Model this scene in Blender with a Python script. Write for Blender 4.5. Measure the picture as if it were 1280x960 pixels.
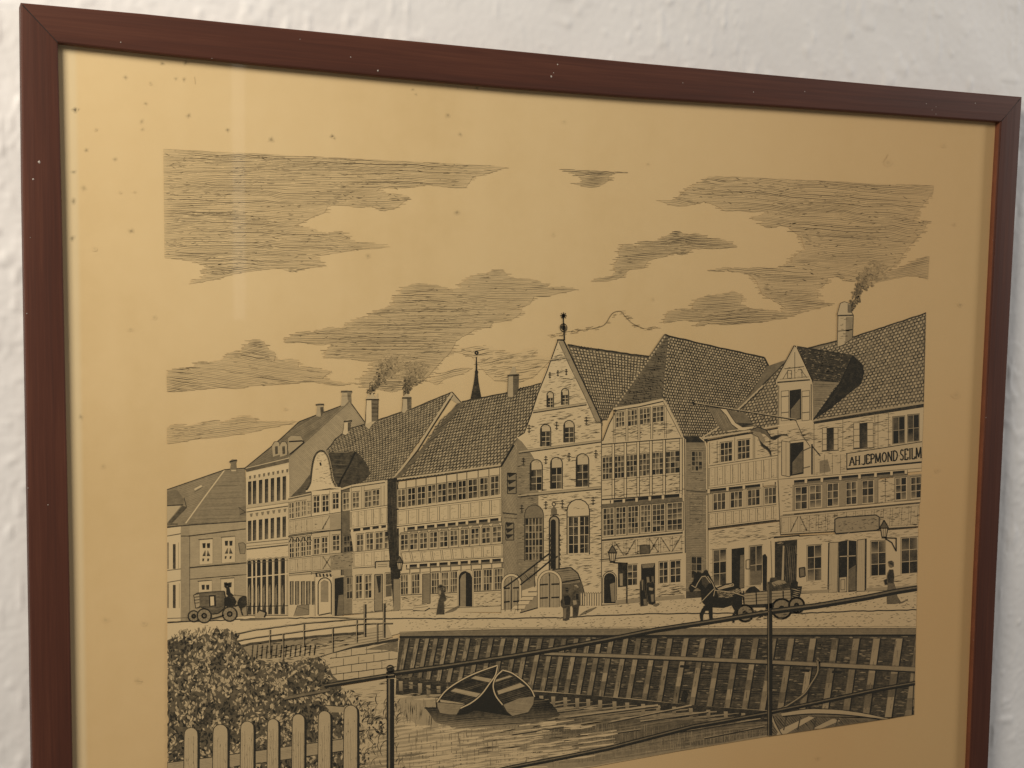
import bpy, math, random
import numpy as np
from mathutils import Matrix, Vector
from mathutils.geometry import tessellate_polygon

for o in list(bpy.data.objects): bpy.data.objects.remove(o)
SC = bpy.context.scene
COL = SC.collection
random.seed(7)
rnd = random.random
def ru(a, b): return a + (b - a) * random.random()

# ------------------------------------------------------------------ camera
F_PX = 1600.0                       # focal length in pixels of the 1280 px wide photograph
RA, RB, RC = [math.radians(v) for v in (-24.44, 4.94, 0.81)]
def _rot(a, b, c):
    ca, sa, cb, sb, cc, sc = math.cos(a), math.sin(a), math.cos(b), math.sin(b), math.cos(c), math.sin(c)
    Ry = np.array([[ca, 0, sa], [0, 1, 0], [-sa, 0, ca]]); Rx = np.array([[1, 0, 0], [0, cb, -sb], [0, sb, cb]])
    Rz = np.array([[cc, -sc, 0], [sc, cc, 0], [0, 0, 1]])
    return Rz @ Rx @ Ry
RM = _rot(RA, RB, RC)               # wall axes (x right, y down, z into the wall) -> camera axes
DIST = 0.75                         # metres from the camera to the sheet of paper
Y_PAPER = -0.0128                   # the paper lies 12 mm in front of the wall
CAM = np.array([0.0, Y_PAPER - DIST, 1.60])
wx, wd, wn = RM[:, 0], RM[:, 1], RM[:, 2]
# camera axes in world coordinates: world X = wall right, world Z = up, world Y = into the wall
def cam_to_world(v):
    w = RM.T @ np.array(v)
    return np.array([w[0], w[2], -w[1]])
cr, cd, cf = cam_to_world((1, 0, 0)), cam_to_world((0, 1, 0)), cam_to_world((0, 0, 1))
cam_data = bpy.data.cameras.new("camera")
cam = bpy.data.objects.new("camera", cam_data); COL.objects.link(cam)
cam.matrix_world = Matrix(((cr[0], -cd[0], -cf[0], CAM[0]), (cr[1], -cd[1], -cf[1], CAM[1]), (cr[2], -cd[2], -cf[2], CAM[2]), (0, 0, 0, 1)))
cam_data.sensor_fit = 'HORIZONTAL'; cam_data.sensor_width = 36.0
cam_data.lens = F_PX / 1280.0 * 36.0
cam_data.clip_start = 0.01; cam_data.clip_end = 100
SC.camera = cam
SC.render.resolution_x = 1024; SC.render.resolution_y = 768

def on_plane(px, py, y=Y_PAPER):
    """point of the vertical plane at depth y that a traced outline point belongs to"""
    d = cr * (px - 640) + cd * (py - 480) + cf * F_PX
    t = (y - CAM[1]) / d[1]
    return CAM + d * t

# ------------------------------------------------------------------ world, lamps, exposure
world = bpy.data.worlds.new("World"); SC.world = world; world.use_nodes = True
bg = world.node_tree.nodes["Background"]
bg.inputs[0].default_value = (1.0, 0.93, 0.84, 1); bg.inputs[1].default_value = 0.13
SC.view_settings.view_transform = 'Standard'; SC.view_settings.look = 'None'
SC.view_settings.exposure = 0.0; SC.view_settings.gamma = 1.0

def area_lamp(name, loc, target, sx, sy, power, color):
    d = bpy.data.lights.new(name, 'AREA'); d.shape = 'RECTANGLE'; d.size = sx; d.size_y = sy
    d.energy = power; d.color = color
    o = bpy.data.objects.new(name, d); COL.objects.link(o); o.location = loc
    o.rotation_euler = (Vector(target) - Vector(loc)).to_track_quat('-Z', 'Y').to_euler()
    return o
area_lamp("room_lamp", (-0.60, -0.80, 2.28), (0.08, 0.0, 1.62), 0.45, 0.45, 21.0, (1.0, 0.895, 0.76))
area_lamp("right_fill_light", (2.35, -0.75, 2.2), (0.7, 0.0, 1.45), 0.4, 0.4, 16.0, (1.0, 0.965, 0.93))  # added fill light out of view, brightens the right side
area_lamp("glass_streak_light", (0.60, -2.0, 1.80), (0.12, 0.0, 1.62), 0.026, 0.62, 0.055, (1.0, 0.93, 0.8))  # unseen strip lamp added for the vertical streak in the glass

# ------------------------------------------------------------------ materials
def new_mat(name):
    m = bpy.data.materials.new(name); m.use_nodes = True
    nt = m.node_tree; b = nt.nodes["Principled BSDF"]
    return m, nt, b
def N(nt, t, **kw):
    n = nt.nodes.new(t)
    for k, v in kw.items(): setattr(n, k, v)
    return n
def noise(nt, vec, scale, detail=3, rough=0.5, dist=0.0):
    n = N(nt, 'ShaderNodeTexNoise'); n.inputs['Scale'].default_value = scale; n.inputs['Detail'].default_value = detail
    n.inputs['Roughness'].default_value = rough; n.inputs['Distortion'].default_value = dist
    nt.links.new(vec, n.inputs['Vector']); return n
def mapping(nt, src, scale=(1, 1, 1), rot=(0, 0, 0)):
    mp = N(nt, 'ShaderNodeMapping'); mp.inputs['Scale'].default_value = scale; mp.inputs['Rotation'].default_value = rot
    nt.links.new(src, mp.inputs['Vector']); return mp.outputs[0]
def ramp(nt, fac, stops):
    r = N(nt, 'ShaderNodeValToRGB'); nt.links.new(fac, r.inputs[0])
    e = r.color_ramp.elements
    e[0].position, e[0].color = stops[0][0], stops[0][1]
    e[1].position, e[1].color = stops[-1][0], stops[-1][1]
    for p, c in stops[1:-1]:
        x = e.new(p); x.color = c
    return r
def math_(nt, op, a, b=None, clamp=False):
    n = N(nt, 'ShaderNodeMath', operation=op, use_clamp=clamp)
    for i, v in enumerate((a, b)):
        if v is None: continue
        if isinstance(v, (int, float)): n.inputs[i].default_value = v
        else: nt.links.new(v, n.inputs[i])
    return n.outputs[0]

def mat_paper():
    m, nt, b = new_mat("printed_paper")
    geo = N(nt, 'ShaderNodeNewGeometry').outputs['Position']
    n1 = noise(nt, geo, 5.0, 4, 0.55)
    n2 = noise(nt, mapping(nt, geo, (26, 1, 2.2)), 1.0, 3, 0.5)
    n3 = noise(nt, geo, 90.0, 5, 0.6)
    s = math_(nt, 'ADD', math_(nt, 'MULTIPLY', n1.outputs[0], 0.62), math_(nt, 'MULTIPLY', n2.outputs[0], 0.22))
    s = math_(nt, 'ADD', s, math_(nt, 'MULTIPLY', n3.outputs[0], 0.16))
    cr_ = ramp(nt, s, [(0.34, (0.620, 0.448, 0.222, 1)), (0.5, (0.680, 0.503, 0.265, 1)), (0.66, (0.715, 0.540, 0.295, 1))])
    # old paper: browner along its right and lower margins, uneven
    sx = N(nt, 'ShaderNodeSeparateXYZ'); nt.links.new(geo, sx.inputs[0])
    bx = N(nt, 'ShaderNodeMapRange'); bx.interpolation_type = 'SMOOTHSTEP'; nt.links.new(sx.outputs[0], bx.inputs[0]); bx.inputs[1].default_value = 0.30; bx.inputs[2].default_value = 0.74
    bz = N(nt, 'ShaderNodeMapRange'); bz.interpolation_type = 'SMOOTHSTEP'; nt.links.new(sx.outputs[2], bz.inputs[0]); bz.inputs[1].default_value = 1.62; bz.inputs[2].default_value = 1.20
    bb = math_(nt, 'ADD', math_(nt, 'MULTIPLY', bx.outputs[0], 0.62), math_(nt, 'MULTIPLY', bz.outputs[0], 0.5), True)
    bb = math_(nt, 'MULTIPLY', bb, math_(nt, 'ADD', n1.outputs[0], 0.45), True)
    br = N(nt, 'ShaderNodeMix', data_type='RGBA'); nt.links.new(bb, br.inputs[0]); nt.links.new(cr_.outputs[0], br.inputs[6]); br.inputs[7].default_value = (0.60, 0.375, 0.165, 1)
    at = N(nt, 'ShaderNodeAttribute', attribute_name="dens"); at.attribute_type = 'GEOMETRY'
    fine = noise(nt, mapping(nt, geo, (500, 1, 1400)), 1.0, 2, 0.6)
    mott = noise(nt, geo, 240.0, 3, 0.6)
    k = math_(nt, 'ADD', math_(nt, 'MULTIPLY', fine.outputs[0], 0.55), math_(nt, 'MULTIPLY', mott.outputs[0], 0.55))
    k = math_(nt, 'ADD', k, 0.56)
    d = math_(nt, 'MULTIPLY', at.outputs['Fac'], k, True)
    d = math_(nt, 'SUBTRACT', 1.0, math_(nt, 'POWER', math_(nt, 'SUBTRACT', 1.0, d, True), 1.6), True)      # ink spreads in the paper
    ag = N(nt, 'ShaderNodeAttribute', attribute_name="pale"); ag.attribute_type = 'GEOMETRY'
    # paler strip along the left edge
    st = N(nt, 'ShaderNodeMapRange'); st.interpolation_type = 'SMOOTHSTEP'; nt.links.new(sx.outputs[0], st.inputs[0])
    st.inputs[1].default_value = float(on_plane(105, 480)[0]); st.inputs[2].default_value = float(on_plane(97, 480)[0]); st.inputs[4].default_value = 0.42
    pf = math_(nt, 'ADD', ag.outputs['Fac'], st.outputs[0], True)
    mp = N(nt, 'ShaderNodeMix', data_type='RGBA'); nt.links.new(pf, mp.inputs[0]); nt.links.new(br.outputs[2], mp.inputs[6]); mp.inputs[7].default_value = (0.70, 0.60, 0.40, 1)
    mx = N(nt, 'ShaderNodeMix', data_type='RGBA')
    nt.links.new(d, mx.inputs[0]); nt.links.new(mp.outputs[2], mx.inputs[6]); mx.inputs[7].default_value = (0.024, 0.021, 0.014, 1)
    nt.links.new(mx.outputs[2], b.inputs['Base Color'])
    b.inputs['Roughness'].default_value = 0.85; b.inputs['Specular IOR Level'].default_value = 0.2
    return m
def mat_wood():
    m, nt, b = new_mat("mahogany")
    at = N(nt, 'ShaderNodeAttribute', attribute_name="grain"); at.attribute_type = 'GEOMETRY'
    g1 = noise(nt, mapping(nt, at.outputs['Vector'], (14, 420, 420)), 1.0, 4, 0.65, 0.6)
    g2 = noise(nt, mapping(nt, at.outputs['Vector'], (7, 55, 55)), 1.0, 4, 0.5)
    s = math_(nt, 'ADD', math_(nt, 'MULTIPLY', g1.outputs[0], 0.5), math_(nt, 'MULTIPLY', g2.outputs[0], 0.5))
    c = ramp(nt, s, [(0.28, (0.045, 0.0150, 0.0090, 1)), (0.5, (0.068, 0.0215, 0.0120, 1)), (0.72, (0.098, 0.0335, 0.018, 1))])
    nt.links.new(c.outputs[0], b.inputs['Base Color'])
    b.inputs['Roughness'].default_value = 0.62; b.inputs['Specular IOR Level'].default_value = 0.28
    bp = N(nt, 'ShaderNodeBump'); bp.inputs['Strength'].default_value = 0.12; bp.inputs['Distance'].default_value = 0.0006
    nt.links.new(g1.outputs[0], bp.inputs['Height']); nt.links.new(bp.outputs[0], b.inputs['Normal'])
    return m
def mat_plain(name, col, rough=0.7, spec=0.4):
    m, nt, b = new_mat(name)
    geo = N(nt, 'ShaderNodeNewGeometry').outputs['Position']
    n = noise(nt, geo, 60, 3)
    c = ramp(nt, n.outputs[0], [(0.3, tuple(x * 0.85 for x in col) + (1,)), (0.7, tuple(min(1, x * 1.1) for x in col) + (1,))])
    nt.links.new(c.outputs[0], b.inputs['Base Color'])
    b.inputs['Roughness'].default_value = rough; b.inputs['Specular IOR Level'].default_value = spec
    return m
def mat_wall():
    m, nt, b = new_mat("white_painted_plaster")
    geo = N(nt, 'ShaderNodeNewGeometry').outputs['Position']
    c1 = noise(nt, geo, 14, 3)
    c = ramp(nt, c1.outputs[0], [(0.3, (0.72, 0.715, 0.71, 1)), (0.7, (0.78, 0.775, 0.77, 1))])
    nt.links.new(c.outputs[0], b.inputs['Base Color'])
    b.inputs['Roughness'].default_value = 0.6; b.inputs['Specular IOR Level'].default_value = 0.3
    return m
def mat_glass():
    m, nt, b = new_mat("picture_glass")
    nt.nodes.remove(b); out = nt.nodes["Material Output"]
    tr = N(nt, 'ShaderNodeBsdfTransparent'); gl = N(nt, 'ShaderNodeBsdfGlossy'); gl.inputs['Roughness'].default_value = 0.03
    tr.inputs[0].default_value = (0.985, 0.99, 0.98, 1)
    g = N(nt, 'ShaderNodeNewGeometry'); dt = N(nt, 'ShaderNodeVectorMath', operation='DOT_PRODUCT')
    nt.links.new(g.outputs['Normal'], dt.inputs[0]); nt.links.new(g.outputs['Incoming'], dt.inputs[1])
    c = math_(nt, 'SUBTRACT', 1.0, math_(nt, 'ABSOLUTE', dt.outputs['Value']), True)
    fr = math_(nt, 'ADD', math_(nt, 'MULTIPLY', math_(nt, 'POWER', c, 5.0), 0.96), 0.037)   # the same from both sides of the pane
    mx = N(nt, 'ShaderNodeMixShader')
    nt.links.new(fr, mx.inputs[0]); nt.links.new(tr.outputs[0], mx.inputs[1]); nt.links.new(gl.outputs[0], mx.inputs[2])
    nt.links.new(mx.outputs[0], out.inputs['Surface'])
    return m
PAPER = mat_paper(); WOOD = mat_wood(); WALL = mat_wall(); GLASS = mat_glass()
SPECK = mat_plain("white_paint_speck", (0.38, 0.34, 0.30)); LIP_LIT = mat_plain("lit_lip_wood", (0.15, 0.05, 0.024), 0.5); BOARD = mat_plain("grey_cardboard", (0.25, 0.2, 0.15))  # lip wood is lightened to paint in the lamplight on the inner lip
MITRE = mat_plain("dark_joint", (0.012, 0.006, 0.004)); STEEL = mat_plain("steel_nail", (0.35, 0.34, 0.33), 0.35)

# ------------------------------------------------------------------ wall: lumpy painted plaster, real relief
_rg = np.random.RandomState(5)
_lat = _rg.rand(256, 256)
def vnoise(x, y):
    x = np.asarray(x, float); y = np.asarray(y, float)
    xi = np.floor(x).astype(int); yi = np.floor(y).astype(int); fx = x - xi; fy = y - yi
    fx = fx * fx * (3 - 2 * fx); fy = fy * fy * (3 - 2 * fy)
    g = lambda i, j: _lat[i % 256, j % 256]
    return (g(xi, yi) * (1 - fx) + g(xi + 1, yi) * fx) * (1 - fy) + (g(xi, yi + 1) * (1 - fx) + g(xi + 1, yi + 1) * fx) * fy - 0.5

def grid_mesh(name, xs, zs, Y):
    nx, nz = len(xs), len(zs)
    X, Z = np.meshgrid(xs, zs)
    co = np.stack([X, Y, Z], -1).reshape(-1, 3)
    idx = np.arange(nx * nz).reshape(nz, nx)
    f = np.stack([idx[:-1, :-1], idx[:-1, 1:], idx[1:, 1:], idx[1:, :-1]], -1).reshape(-1, 4)
    me = bpy.data.meshes.new(name); me.from_pydata(co.tolist(), [], f.tolist())
    me.polygons.foreach_set('use_smooth', [True] * len(me.polygons)); me.update()
    return me
xs = np.concatenate([np.linspace(-2.2, -0.25, 40)[:-1], np.linspace(-0.25, 0.95, 800), np.linspace(0.95, 3.0, 40)[1:]])
zs = np.concatenate([np.linspace(0.4, 1.1, 16)[:-1], np.linspace(1.1, 1.95, 560), np.linspace(1.95, 2.8, 16)[1:]])
XX, ZZ = np.meshgrid(xs, zs)
wr = vnoise(XX * 9, ZZ * 9) * 0.02
U1, V1 = XX + wr, ZZ - wr
h = 0.0016 * vnoise(XX * 7 + 3, ZZ * 7)
h += 0.0008 * vnoise((U1 * .8 + V1 * .6) * 34, (V1 * .8 - U1 * .6) * 15)
big = np.clip((0.30 - XX) / 0.5, 0, 1)
h += (0.45 + 0.75 * big) * 0.0014 * np.abs(vnoise((U1 * .75 + V1 * .65) * 60 + 9, (V1 * .75 - U1 * .65) * 26 + 4))
lump = np.clip(vnoise(U1 * 170, V1 * 110 + 40) * 2 + vnoise(U1 * 60, V1 * 45) * 1.0 - 0.42, 0, 1)
h += 0.0011 * lump
lump2 = np.clip(vnoise(U1 * 290 + 50, V1 * 210) * 2 - 0.35 + vnoise(U1 * 25, V1 * 25), 0, 1)
h += 0.00042 * lump2
h += 0.00022 * vnoise(XX * 420, ZZ * 380)
wall_me = grid_mesh("wall", xs, zs, -np.clip(h, -0.0012, 0.0024))
wall_me.materials.append(WALL)
wall = bpy.data.objects.new("wall", wall_me); COL.objects.link(wall)
wall['kind'] = 'structure'; wall['label'] = 'rough white painted plaster wall behind the framed print'

# ------------------------------------------------------------------ the framed print
Y_FRONT, Y_BACK, Y_GLASS = -0.0182, -0.0028, -0.0146
BASE = on_plane(640, 1250, 0.0)
root = bpy.data.objects.new("framed_print", None); COL.objects.link(root); root.location = BASE.tolist()
root['label'] = 'yellowed engraving of a canal street in a mahogany frame on the white plaster wall'
root['category'] = 'framed print'

def link(name, me, parent, label=None):
    o = bpy.data.objects.new(name, me); COL.objects.link(o); o.parent = parent
    if label: o['label'] = label
    return o

# rails traced along their slightly bowed edges, at the plane of their front face
T_OUT = [(26, 3), (180, 17), (320, 31.5), (480, 47.5), (640, 63), (800, 78.5), (960, 93), (1120, 107.5), (1278, 121)]
T_IN = [(72.5, 53.5), (180, 65.5), (320, 80), (480, 95.5), (640, 110), (800, 122), (960, 132), (1120, 143), (1251, 152.5)]
L_OUT = [(26, 3), (28.5, 240), (32.5, 480), (36.5, 720), (40.5, 960), (44.5, 1200)]
L_IN = [(72.5, 53.5), (77, 240), (82, 480), (87, 720), (91, 960), (95, 1146)]
R_OUT = [(1278, 121), (1271, 240), (1258, 480), (1246, 720), (1235.5, 960), (1228, 1113)]
R_IN = [(1251, 152.5), (1246, 240), (1234, 480), (1222.5, 720), (1212.5, 960), (1205, 1082)]
B_OUT = [(44.5, 1200), (640, 1157), (1228, 1113)]
B_IN = [(95, 1146), (640, 1114), (1205, 1082)]
def rail(outer, inner, horizontal, specks=()):
    """solid moulding: outer side, slightly rounded front face, inner lip"""
    n = 40
    def res(P):
        P = np.array(P, float); t = np.linspace(0, 1, len(P)); s = np.linspace(0, 1, n + 1)
        return np.stack([np.interp(s, t, P[:, 0]), np.interp(s, t, P[:, 1])], -1)
    O, I = res(outer), res(inner)
    prof = [(0.0, Y_BACK), (0.0, Y_FRONT + .0012), (0.012, Y_FRONT + .0005), (0.045, Y_FRONT + .0001), (0.3, Y_FRONT - .00015), (0.7, Y_FRONT - .00015),
            (0.95, Y_FRONT + .0001), (0.985, Y_FRONT + .0004), (1.0, Y_FRONT + .0011), (1.0, -0.0108), (1.0, Y_BACK)]
    vs, fs, gr = [], [], []
    for i in range(n + 1):
        a = on_plane(*O[i], Y_FRONT); b = on_plane(*I[i], Y_FRONT)
        for k, (u, y) in enumerate(prof):
            p = a * (1 - u) + b * u
            q = np.array([p[0], y, p[2]])
            vs.append((q - BASE).tolist())
            along = q[0] if horizontal else q[2]
            gr.append((along + (0 if horizontal else 3.3), u * 0.03 + (0 if horizontal else 1.7), y))
    m = len(prof)
    for i in range(n):
        for k in range(m):
            k2 = (k + 1) % m
            fs.append((i * m + k, i * m + k2, (i + 1) * m + k2, (i + 1) * m + k))
    fs.append(tuple(range(m))[::-1]); fs.append(tuple(n * m + k for k in range(m)))
    me = bpy.data.meshes.new("frame_rail"); me.from_pydata(vs, [], fs)
    me.materials.append(WOOD); me.materials.append(SPECK)
    nb = len(fs)
    # flecks of white wall paint on the wood
    sv, sf = [], []
    for (px, py, r) in specks:
        c = on_plane(px, py, Y_FRONT - 0.0002) - BASE
        k0 = len(vs) + len(sv); rr = r * 0.00022
        ring = [(c[0] + math.cos(t) * rr * ru(.6, 1.3), c[1], c[2] + math.sin(t) * rr * ru(.6, 1.3)) for t in [j * math.pi / 3 for j in range(6)]]
        sv += ring + [(c[0], c[1] - rr * 0.35, c[2])]
        sf += [(k0 + j, k0 + (j + 1) % 6, k0 + 6) for j in range(6)]
    me2 = bpy.data.meshes.new("frame_rail"); me2.from_pydata(vs + sv, [], fs + sf)
    me2.materials.append(WOOD); me2.materials.append(SPECK); me2.materials.append(LIP_LIT)
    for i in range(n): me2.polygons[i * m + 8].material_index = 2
    for j in range(nb, nb + len(sf)): me2.polygons[j].material_index = 1
    a = me2.attributes.new("grain", 'FLOAT_VECTOR', 'POINT')
    a.data.foreach_set('vector', np.array(gr + [(0, 0, 0)] * len(sv), float).ravel())
    me2.update()
    o = link("frame_rail", me2, root)
    return o
rail(T_OUT, T_IN, True, [(375, 49, 1.5), (438.5, 71.5, 1.8), (472.5, 88.5, 3), (697, 80.5, 2.2), (689, 95.5, 3.2), (692, 91, 1.4), (853.5, 103.5, 1.6), (942, 115, 1.8),
                        (1006, 114.5, 2), (1158, 129.5, 1.5), (1165, 137.5, 2), (1170, 133.5, 1.5), (1170, 142.5, 1.6), (1219, 129, 1.8), (151, 53, 1.5), (265, 95 - 22, 1.0)])
rail(L_OUT, L_IN, False, [(49, 202.5, 3.3), (41.5, 224, 2.2), (38, 297, 1.0), (33.5, 392, 1.2), (60, 631, 1.4), (35, 610, 1.5)])
rail(R_OUT, R_IN, False, [(1232.5, 522, 1.6), (1241, 300, 1.0), (1217, 800, 1.2)])
rail(B_OUT, B_IN, True)
# dark open mitre joints
def mitre(a, b, w):
    pa, pb = on_plane(*a, Y_FRONT - .00022), on_plane(*b, Y_FRONT - .00022)
    d = pb - pa; nrm = np.array([-d[2], 0, d[0]]); nrm /= np.linalg.norm(nrm); nrm *= w
    v = [(pa - nrm - BASE).tolist(), (pa + nrm - BASE).tolist(), (pb + nrm * .7 - BASE).tolist(), (pb - nrm * .7 - BASE).tolist()]
    v += [(x, y + .0004, z) for x, y, z in v]
    me = bpy.data.meshes.new("mitre_joint"); me.from_pydata(v, [], [(0, 1, 2, 3), (4, 5, 6, 7), (0, 1, 5, 4), (1, 2, 6, 5), (2, 3, 7, 6), (3, 0, 4, 7)])
    me.materials.append(MITRE); link("mitre_joint", me, root)
mitre((28, 6), (72, 53), 0.00028); mitre((1275, 124), (1252, 151.5), 0.00018)

def plane_part(name, corners, y, mat, thick=0.0, parent=root):
    P = [on_plane(*c, Y_FRONT) for c in corners]
    v = [(p[0] - BASE[0], y - BASE[1], p[2] - BASE[2]) for p in P]
    f = [(3, 2, 1, 0)]          # facing the viewer
    if thick:
        v += [(a, b + thick, c) for a, b, c in v]; f += [(4, 5, 6, 7), (0, 1, 5, 4), (1, 2, 6, 5), (2, 3, 7, 6), (3, 0, 4, 7)]
    me = bpy.data.meshes.new(name); me.from_pydata(v, [], f); me.materials.append(mat); me.update()
    return link(name, me, parent)
INNER = [(68, 49), (1254.5, 149), (1207, 1086), (92, 1150)]
plane_part("glass_pane", INNER, Y_GLASS, GLASS)
plane_part("backing_board", INNER, Y_PAPER + .0006, BOARD, .003)

# ------------------------------------------------------------------ ink engine: every stroke is a sliver of printed paper
LAYER = [0]
STEP = 1.1e-6
def nxt(k=1): LAYER[0] += k
_K = np.stack([cr, cd, cf], 0)
def to_local(P):
    P = np.asarray(P, float)                       # (n,3): px, py, layer
    d = (P[:, 0:1] - 640) * cr + (P[:, 1:2] - 480) * cd + F_PX * cf
    q = CAM + d * ((Y_PAPER - CAM[1]) / d[:, 1])[:, None]
    q[:, 1] -= P[:, 2] * STEP
    return q - BASE
class Ink:
    def __init__(s): s.v, s.f, s.d, s.edge = [], [], [], []
    def patch(s, poly, dens, grad=None, new=True):
        if new: nxt()
        k = len(s.v); z = LAYER[0]
        s.v += [(p[0], p[1], z) for p in poly]
        tris = tessellate_polygon([[Vector((p[0], p[1], 0)) for p in poly]])
        for t in tris: s.f.append(tuple(k + i for i in t))
        s.d += [dens if grad is None else grad(p) for p in poly]
    def quad(s, a, b, c, d, dens, dz=0.0):
        k = len(s.v); z = LAYER[0] + dz
        s.v += [(a[0], a[1], z), (b[0], b[1], z), (c[0], c[1], z), (d[0], d[1], z)]
        s.f.append((k, k + 1, k + 2, k + 3))
        s.d += list(dens) if isinstance(dens, (list, tuple)) else [dens] * 4
    def line(s, pts, w=0.8, dens=0.85, taper=False, wob=0.0, dz=0.3):
        """dz below one layer keeps strokes above their own patch and below the next"""
        if w < 1.0: dens = dens * (0.6 + 0.4 * w)
        P = np.array(pts, float)
        if wob:
            L = np.hypot(*(P[1:] - P[:-1]).T); Q = [P[0]]
            for a, b, l in zip(P[:-1], P[1:], L):
                n = max(1, int(l / 6))
                for j in range(1, n + 1): Q.append(a + (b - a) * j / n)
            P = np.array(Q); P[1:-1] += (np.random.rand(len(P) - 2, 2) - .5) * 2 * wob if len(P) > 2 else 0
        if len(P) > 2 and not taper:
            e = P[1:] - P[:-1]; e = e / (np.hypot(e[:, 0], e[:, 1])[:, None] + 1e-9)
            if (np.sum(e[1:] * e[:-1], 1) < .72).any():
                for a, b in zip(P[:-1], P[1:]): s.line([a, b], w, dens, dz=dz + rnd() * .1)
                return
        t = np.gradient(P, axis=0); l = np.hypot(t[:, 0], t[:, 1]) + 1e-9
        nr = np.stack([-t[:, 1] / l, t[:, 0] / l], -1) * (w / 2)
        if taper:
            u = np.linspace(0, 1, len(P)); nr *= (0.35 + 0.65 * np.minimum(1, 3 * np.minimum(u, 1 - u)))[:, None]
        k = len(s.v); z = LAYER[0] + dz
        for a, b in zip(P - nr, P + nr): s.v.append((a[0], a[1], z)); s.v.append((b[0], b[1], z)); s.d += [dens, dens]
        for i in range(len(P) - 1): s.f.append((k + 2 * i, k + 2 * i + 1, k + 2 * i + 3, k + 2 * i + 2))
    def outline(s, poly, w=0.8, dens=0.85, wob=0.0): s.line(list(poly) + [poly[0]], w, dens, wob=wob)
    def hatch(s, poly, ang=0.0, sp=2.4, w=0.7, dens=0.7, wav=0.0, gap=0.0, wvar=0.3, wl=60.0, edge=0.0, step=3.0, dfun=None):
        P = np.array(poly, float); c = P.mean(0); R = np.hypot(*(P - c).T).max() + 4
        ca, sa = math.cos(ang), math.sin(ang)
        for off in np.arange(-R, R, sp):
            off2 = off + (rnd() - .5) * sp * 0.25
            tt = np.arange(-R, R, step)
            wv = off2 + wav * 2 * vnoise((c[0] + tt) / wl + 7, (c[1] + off) / (wl * .55) + 3)
            if wav: wv = wv + .9 * vnoise((c[0] + tt) / 6.5 + off * .21, (c[1] + off) / 9 + 11)
            x = c[0] + tt * ca - wv * sa; y = c[1] + tt * sa + wv * ca
            ins = pip(x, y, P)
            if gap: ins &= ~(vnoise(x / 9 + off * 3.7, y / 2.0 + off) > (0.5 - gap))
            i = 0; n = len(tt)
            while i < n:
                if ins[i]:
                    j = i
                    while j + 1 < n and ins[j + 1]: j += 1
                    if j > i:
                        xs_, ys_ = x[i:j + 1].copy(), y[i:j + 1].copy()
                        xs_[0] -= rnd() * step * (.5 + edge); xs_[-1] += rnd() * step * (.5 + edge)
                        dd = dens * ru(.75, 1.15)
                        if dfun: dd *= dfun(xs_.mean(), ys_.mean())
                        s.line(np.stack([xs_, ys_], -1), w * ru(1 - wvar, 1 + wvar), min(1, dd), taper=True)
                    i = j + 1
                else: i += 1
    def dashes(s, poly, n, ln=5, w=0.7, dens=0.6, ang=-0.1, jit=0.15, curl=0.0):
        P = np.array(poly, float); lo, hi = P.min(0), P.max(0); cnt = 0; tries = 0
        while cnt < n and tries < n * 8:
            tries += 1; x, y = ru(lo[0], hi[0]), ru(lo[1], hi[1])
            if not pip(np.array([x]), np.array([y]), P)[0]: continue
            cnt += 1; a = ang + ru(-jit, jit); l = ln * ru(.4, 1.3); cu = ru(-curl, curl)
            s.line([(x, y), (x + l / 2 * math.cos(a) - cu * math.sin(a), y + l / 2 * math.sin(a) + cu * math.cos(a)), (x + l * math.cos(a), y + l * math.sin(a))], w * ru(.7, 1.3), dens * ru(.6, 1.1), taper=True)
    def build(s, name, parent, label=None, clip=True, pale=None):
        V = np.array(s.v, float)
        V = to_local(clip_print(V) if clip else V)
        me = bpy.data.meshes.new(name); me.from_pydata(V.tolist(), [], s.f)
        me.materials.append(PAPER)
        a = me.attributes.new("dens", 'FLOAT', 'POINT'); a.data.foreach_set('value', np.array(s.d, float))
        if pale is None: pale = 0.0 if name in ('print_sheet', 'printed_cloud', 'printed_smoke') else 0.30
        a = me.attributes.new("pale", 'FLOAT', 'POINT'); a.data.foreach_set('value', np.full(len(s.v), pale) if np.isscalar(pale) else np.array(pale, float))
        me.update()
        # all faces towards the viewer
        return link(name, me, parent, label)
PR_TL, PR_TR, PR_BR, PR_BL = (204.5, 186), (1167, 232), (1142, 893), (209.5, 986)
def clip_print(V):
    """ink never leaves the plate area: points are pulled back to its four edges"""
    V = V.copy()
    y = V[:, 1]
    xl = np.interp(y, [186, 350, 490, 780, 986], [204, 206, 208.5, 209, 209]); xr = np.interp(y, [232, 330, 391, 510, 620, 715, 850, 893], [1167, 1161, 1157, 1154, 1150, 1146, 1143, 1142])
    V[:, 0] = np.clip(V[:, 0], xl, xr)
    x = V[:, 0]
    yt = np.interp(x, [204, 633, 885, 1167], [186, 208, 219.5, 232]); yb = np.interp(x, [208, 450, 640, 740, 850, 960, 1142], [1012, 990, 970, 958.5, 939, 920, 893])
    V[:, 1] = np.clip(V[:, 1], yt, yb)
    return V
def pip(x, y, P):
    ins = np.zeros(len(x), bool); n = len(P); j = n - 1
    for i in range(n):
        xi, yi = P[i]; xj, yj = P[j]
        if yi != yj:
            c = ((yi > y) != (yj > y)) & (x < (xj - xi) * (y - yi) / (yj - yi) + xi); ins ^= c
        j = i
    return ins
def rough(poly, amp=1.5, seg=5.0):
    out = []
    n = len(poly)
    for i in range(n):
        a = np.array(poly[i], float); b = np.array(poly[(i + 1) % n], float); l = np.hypot(*(b - a)); k = max(1, int(l / seg))
        out.append((a[0], a[1]))
        for j in range(1, k):
            p = a + (b - a) * j / k; out.append((p[0] + ru(-amp, amp), p[1] + ru(-amp, amp) * .8))
    return out
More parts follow.
